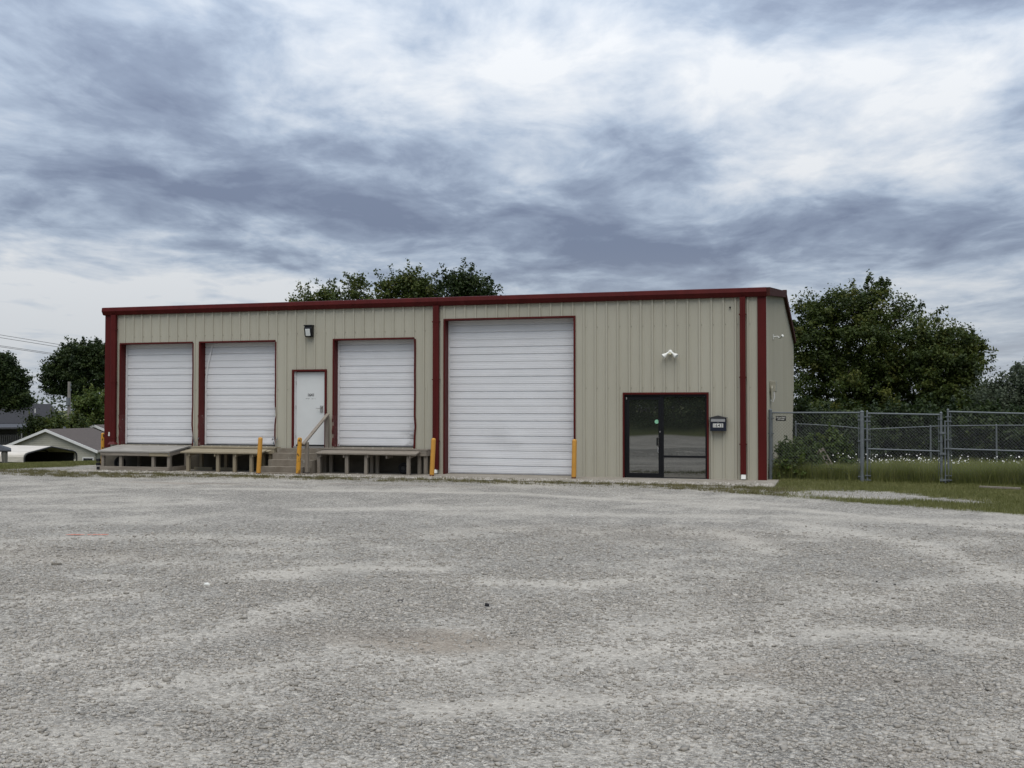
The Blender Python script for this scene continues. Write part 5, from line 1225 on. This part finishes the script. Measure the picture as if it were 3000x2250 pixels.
def dark_house():
    D = 128; dv, rv = frame_at(40); O = AT(40, 1183.5, D); g0 = float(hgt(O[0], O[1])); s = D/FPX
    t = thing('ranch_house', (O[0], O[1], g0), 'charcoal shingled house with a shaded railed porch', 'house')
    pt = lambda a_, b_, z: tuple(O + rv*a_ + dv*b_ + np.array([0, 0, z-O[2]]))
    zr = O[2]; ze = AT(40, 1240, D-4.5)[2]; x0, x1 = -12., (168-40)*s
    MB().hexa([pt(x0, -4.8, ze-.12), pt(x1+.5, -4.8, ze-.12), pt(x1-1.2, 0, zr-.12), pt(x0, 0, zr-.12), pt(x0, -4.8, ze+.02), pt(x1+.5, -4.8, ze+.02), pt(x1-1.2, 0, zr+.02), pt(x0, 0, zr+.02)]).build('roof', shingle_dark, t)
    MB().hexa([pt(x0, .01, zr-.12), pt(x1-1.2, .01, zr-.12), pt(x1+.5, 4.8, ze-.12), pt(x0, 4.8, ze-.12), pt(x0, .01, zr+.02), pt(x1-1.2, .01, zr+.02), pt(x1+.5, 4.8, ze+.02), pt(x0, 4.8, ze+.02)]).build('roof', shingle_dark, t)
    MB().box(0, 0, 0, 0, 0, 0)
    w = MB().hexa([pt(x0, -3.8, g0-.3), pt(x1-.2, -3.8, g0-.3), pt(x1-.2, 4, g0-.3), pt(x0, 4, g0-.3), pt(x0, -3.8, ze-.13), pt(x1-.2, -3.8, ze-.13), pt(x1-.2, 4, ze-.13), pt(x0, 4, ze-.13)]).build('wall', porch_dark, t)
    # porch roof, posts, deck and railing
    zp = AT(60, 1253, D-8)[2]; xr = (88-40)*s
    MB().hexa([pt(x0, -8, zp-.15), pt(xr, -8, zp-.15), pt(xr, -4.4, ze-.16), pt(x0, -4.4, ze-.16), pt(x0, -8, zp+.03), pt(xr, -8, zp+.03), pt(xr, -4.4, ze+.0), pt(x0, -4.4, ze+.0)]).build('porch_roof', M('porch_roof', (.055, .056, .062), .6, var=.1), t)
    zd = AT(30, 1297, D-8)[2]
    MB().hexa([pt(x0, -7.8, zd-.3), pt((61-40)*s+.1, -7.8, zd-.3), pt((61-40)*s+.1, -3.81, zd-.3), pt(x0, -3.81, zd-.3), pt(x0, -7.8, zd), pt((61-40)*s+.1, -7.8, zd), pt((61-40)*s+.1, -3.81, zd), pt(x0, -3.81, zd)]).build('deck', dark_metal, t)
    for u in (61, -40, -160): a_ = (u-40)*s; MB().tube([pt(a_, -7.7, g0-.3), pt(a_, -7.7, zp-.1)], .07, 8).build('post', M('porch_post', (.22, .22, .21), .7), t)
    zr2 = AT(30, 1275, D-8)[2]
    MB().beam(pt(-8, -7.7, zr2), pt((61-40)*s, -7.7, zr2), .06, .06).build('railing', dark_metal, t)
    for k in range(36):
        a_ = (61-40)*s-.22*(k+1); MB().beam(pt(a_, -7.7, zd), pt(a_, -7.7, zr2), .05, .05).build('picket', M('picket', (.10, .10, .095), .7) if k == 0 else MATS['picket'], t)
    v_ = AT(103, 1204, D-2.3); MB().tube([(v_[0], v_[1], v_[2]-.25), (v_[0], v_[1], v_[2]+.27)], .07, 8).build('vent_pipe', white_trim, t)
    d_ = AT(38, 1187, D-1.2); MB().lathe([(.02, .12), (.25, .06), (.42, -.06), (.40, -.10), (.25, .02), (.02, .08)], (d_[0], d_[1], d_[2]), 16, 'Y').build('satellite_dish', galv, t)
dark_house()
def carport():
    D = 84; dv, rv = frame_at(150); P = AT(150, 1306.5, D); al = R(44); gr = float(hgt(P[0], P[1])) - .1
    ax = dv*math.cos(al) - rv*math.sin(al); g = rv*math.cos(al) + dv*math.sin(al)
    t = thing('carport', (P[0], P[1], gr), 'tan sheet metal carport with rounded eaves and a dark open end', 'carport')
    pt = lambda a_, b_, z: tuple(P + g*a_ + ax*b_ + np.array([0, 0, z-P[2]]))
    hw = 2.72; zt = P[2]; ze = AT(222, 1342, D)[2]
    prof = [(-hw, -1.15), (-hw, -.75), (-hw+.06, -.60), (-hw+.22, -.47), (-hw+.45, -.40), (0, 0), (hw-.45, -.40), (hw-.22, -.47), (hw-.06, -.60), (hw, -.75), (hw, -1.15)]
    L = 9.
    mb = MB()
    for (a0_, z0_), (a1_, z1_) in zip(prof[:-1], prof[1:]):
        mb.add([pt(a0_, 0, zt+z0_), pt(a1_, 0, zt+z1_), pt(a1_, L, zt+z1_), pt(a0_, L, zt+z0_), pt(a0_*.985, 0, zt+z0_-.03), pt(a1_*.985, 0, zt+z1_-.03), pt(a1_*.985, L, zt+z1_-.03), pt(a0_*.985, L, zt+z0_-.03)], [(0,1,2,3),(7,6,5,4),(0,4,5,1),(3,2,6,7)])
    mb.build('roof_sheet', carport_tan, t)
    for b_ in (-.02, 3, 6, 9):
        MB().tube([pt(a_*.97, b_, zt+z_-.07) for a_, z_ in [(-hw, gr-zt)]+prof+[(hw, gr-zt)]], .06, 6).build('frame_hoop', dark_metal, t)
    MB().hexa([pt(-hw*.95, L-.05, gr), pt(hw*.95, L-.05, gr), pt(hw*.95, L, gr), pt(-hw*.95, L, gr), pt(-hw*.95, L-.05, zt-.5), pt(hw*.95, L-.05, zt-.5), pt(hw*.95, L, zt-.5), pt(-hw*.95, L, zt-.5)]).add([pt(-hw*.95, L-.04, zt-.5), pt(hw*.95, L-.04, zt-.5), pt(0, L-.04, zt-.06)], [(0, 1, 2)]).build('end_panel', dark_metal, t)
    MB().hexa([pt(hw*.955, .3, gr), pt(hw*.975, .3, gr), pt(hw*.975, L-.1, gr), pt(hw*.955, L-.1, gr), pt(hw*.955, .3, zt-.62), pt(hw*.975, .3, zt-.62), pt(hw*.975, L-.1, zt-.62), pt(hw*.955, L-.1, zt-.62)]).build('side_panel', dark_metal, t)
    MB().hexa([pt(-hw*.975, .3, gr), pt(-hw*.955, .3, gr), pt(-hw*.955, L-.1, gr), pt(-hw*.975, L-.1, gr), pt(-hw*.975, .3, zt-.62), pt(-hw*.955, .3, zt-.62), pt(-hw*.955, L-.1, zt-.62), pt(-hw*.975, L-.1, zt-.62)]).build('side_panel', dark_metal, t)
carport()
def gazebo():
    D = 58; dv, rv = frame_at(20); P = AT(33, 1319, D); zt = P[2]
    c = P - rv*1.9 + dv*1.6; gr = float(hgt(c[0], c[1]))
    t = thing('gazebo', (c[0], c[1], gr), 'dark roofed garden gazebo with gathered grey curtains at its posts', 'gazebo')
    pt = lambda a_, b_, z: tuple(np.array([c[0], c[1], 0]) + rv*a_ + dv*b_ + np.array([0, 0, z]))
    q = 1.9
    mb = MB(); cr_ = [pt(-q, -q, zt), pt(q, -q, zt), pt(q, q, zt), pt(-q, q, zt)]; cr2 = [pt(-q, -q, zt-.07), pt(q, -q, zt-.07), pt(q, q, zt-.07), pt(-q, q, zt-.07)]
    mb.add(cr_+cr2+[pt(0, 0, zt+.75)], [(0,1,8),(1,2,8),(2,3,8),(3,0,8),(0,4,5,1),(1,5,6,2),(2,6,7,3),(3,7,4,0),(7,6,5,4)]); mb.build('roof', dark_metal, t)
    for a_, b_ in ((-1.62, -1.62), (1.62, -1.62), (1.62, 1.62), (-1.62, 1.62)):
        MB().beam(pt(a_, b_, gr-.3), pt(a_, b_, zt-.07), .09, .09).build('post', dark_metal, t)
        MB().tube([pt(a_-.06, b_-.1, zt-.1), pt(a_-.02, b_-.12, zt-.9), pt(a_+.04, b_-.1, zt-1.3), pt(a_+.05, b_-.12, gr+.1)], [.17, .13, .10, .17], 9).build('curtain', curtain, t)
gazebo()
# utility pole and lines
pp = AT(203, 1118, 104); gp = float(hgt(pp[0], pp[1]))
t = thing('utility_pole', (pp[0], pp[1], gp), 'weathered grey wooden utility pole rising from the thicket', 'utility pole')
MB().tube([(pp[0], pp[1], gp-.3), (pp[0], pp[1], pp[2]-2), tuple(pp)], [.19, .16, .14], 12).build('pole', pole_wood, t)
q = AT(199, 1176, 103.7); MB().tube([(q[0], q[1], q[2]-.35), (q[0], q[1], q[2]+.35)], .17, 12).build('transformer', galv, t)
for v in (1128, 1142): q = AT(207, v, 103.8); MB().tube([(q[0], q[1], q[2]-.1), (q[0], q[1], q[2]+.1)], .07, 8).build('insulator', galv, t)
WL = [('uppermost overhead wire beside the tall oak', (-120, 962.5), (0, 981), (190, 1012), (313, 1031)), ('second overhead wire just below the uppermost one', (-120, 970), (0, 989), (190, 1019.5), (313, 1036)),
      ('upper wire of the middle overhead pair', (-120, 995), (0, 1012.5), (150, 1034.5), (313, 1056)), ('lower wire of the middle overhead pair', (-120, 998.5), (0, 1016), (150, 1038), (313, 1060)),
      ('lone low overhead wire between the two oaks', (-120, 1080), (40, 1097.5), (118, 1105.5), (313, 1122))]
for i, (lab, *pts) in enumerate(WL):
    D = 136 if i < 4 else 128; P = [AT(u, v, D) for u, v in pts]; t = thing('overhead_wire', tuple(P[0]), lab, 'wire')
    ex = AT(700, pts[-1][1] + (700-313)*.10, D); MB().tube([tuple(p) for p in P] + [tuple(ex)], .028 if i < 4 else .035, 5).build('cable', wire_black, t)

# ------------------------------------------------------------------ small things on the lot
a_, b_ = GZ(195, 1566, .004), GZ(318, 1566, .004); mb = MB()
for k in range(26):
    f = k/26; p = a_+(b_-a_)*f; w = random.uniform(.03, .075)
    if random.random() < .85: mb.add([(p[0], p[1]-w/2, .0045), (p[0]+(b_-a_)[0]/28, p[1]-w/2+random.uniform(-.01, .01)+(b_-a_)[1]/28, .0045), (p[0]+(b_-a_)[0]/28, p[1]+w/2+(b_-a_)[1]/28, .0045), (p[0], p[1]+w/2, .0045)], [(0, 1, 2, 3)])
o = mb.build('survey_mark', orange); tag(o, 'faded orange paint line sprayed on the gravel', 'paint mark')
def debris(name, u, v, sz, m, label, cat, seed, ht=.5):
    rr = random.Random(seed); p = GZ(u, v, 0.); mb = MB(); n = 7
    ring = [(p[0]+sz*math.cos(6.283*i/n)*rr.uniform(.6, 1.1), p[1]+sz*.6*math.sin(6.283*i/n)*rr.uniform(.6, 1.1)) for i in range(n)]
    mb.add([(x_, y_, -.005) for x_, y_ in ring] + [(p[0]+(x_-p[0])*.8, p[1]+(y_-p[1])*.8, sz*ht*rr.uniform(.5, 1)) for x_, y_ in ring] + [(p[0], p[1], sz*ht)],
           [(i, (i+1) % n, n+(i+1) % n, n+i) for i in range(n)] + [(n+i, n+(i+1) % n, 2*n) for i in range(n)])
    o = mb.build(name, m); tag(o, label, cat)
debris('rubber_scrap', 1427, 1775, .032, rubber, 'crumpled black scrap lying on the open gravel', 'litter', 1, .8)
debris('paper_scrap', 605, 1713, .04, label_white, 'white paper scrap lying on the gravel', 'litter', 2)
debris('flat_stone', 165, 1651, .10, M('stone_brown', (.13, .115, .09), .9), 'flat brown stone half sunk in the gravel', 'stone', 3, .1)
debris('dark_pebble', 2569, 1704, .014, rubber, 'dark pebble on the gravel facing the gates', 'stone', 4)
debris('dark_pebble', 2622, 1712, .012, dark_metal, 'smaller dark pebble close to another one on the gravel', 'stone', 5)
debris('grey_cobble', 1172, 1761, .035, M('stone_grey', (.10, .095, .09), .9), 'rounded dark grey cobble on the open gravel', 'stone', 6)
debris('white_pebble', 1675, 1511, .03, label_white, 'white pebble on the gravel before the drive-in door', 'stone', 7)
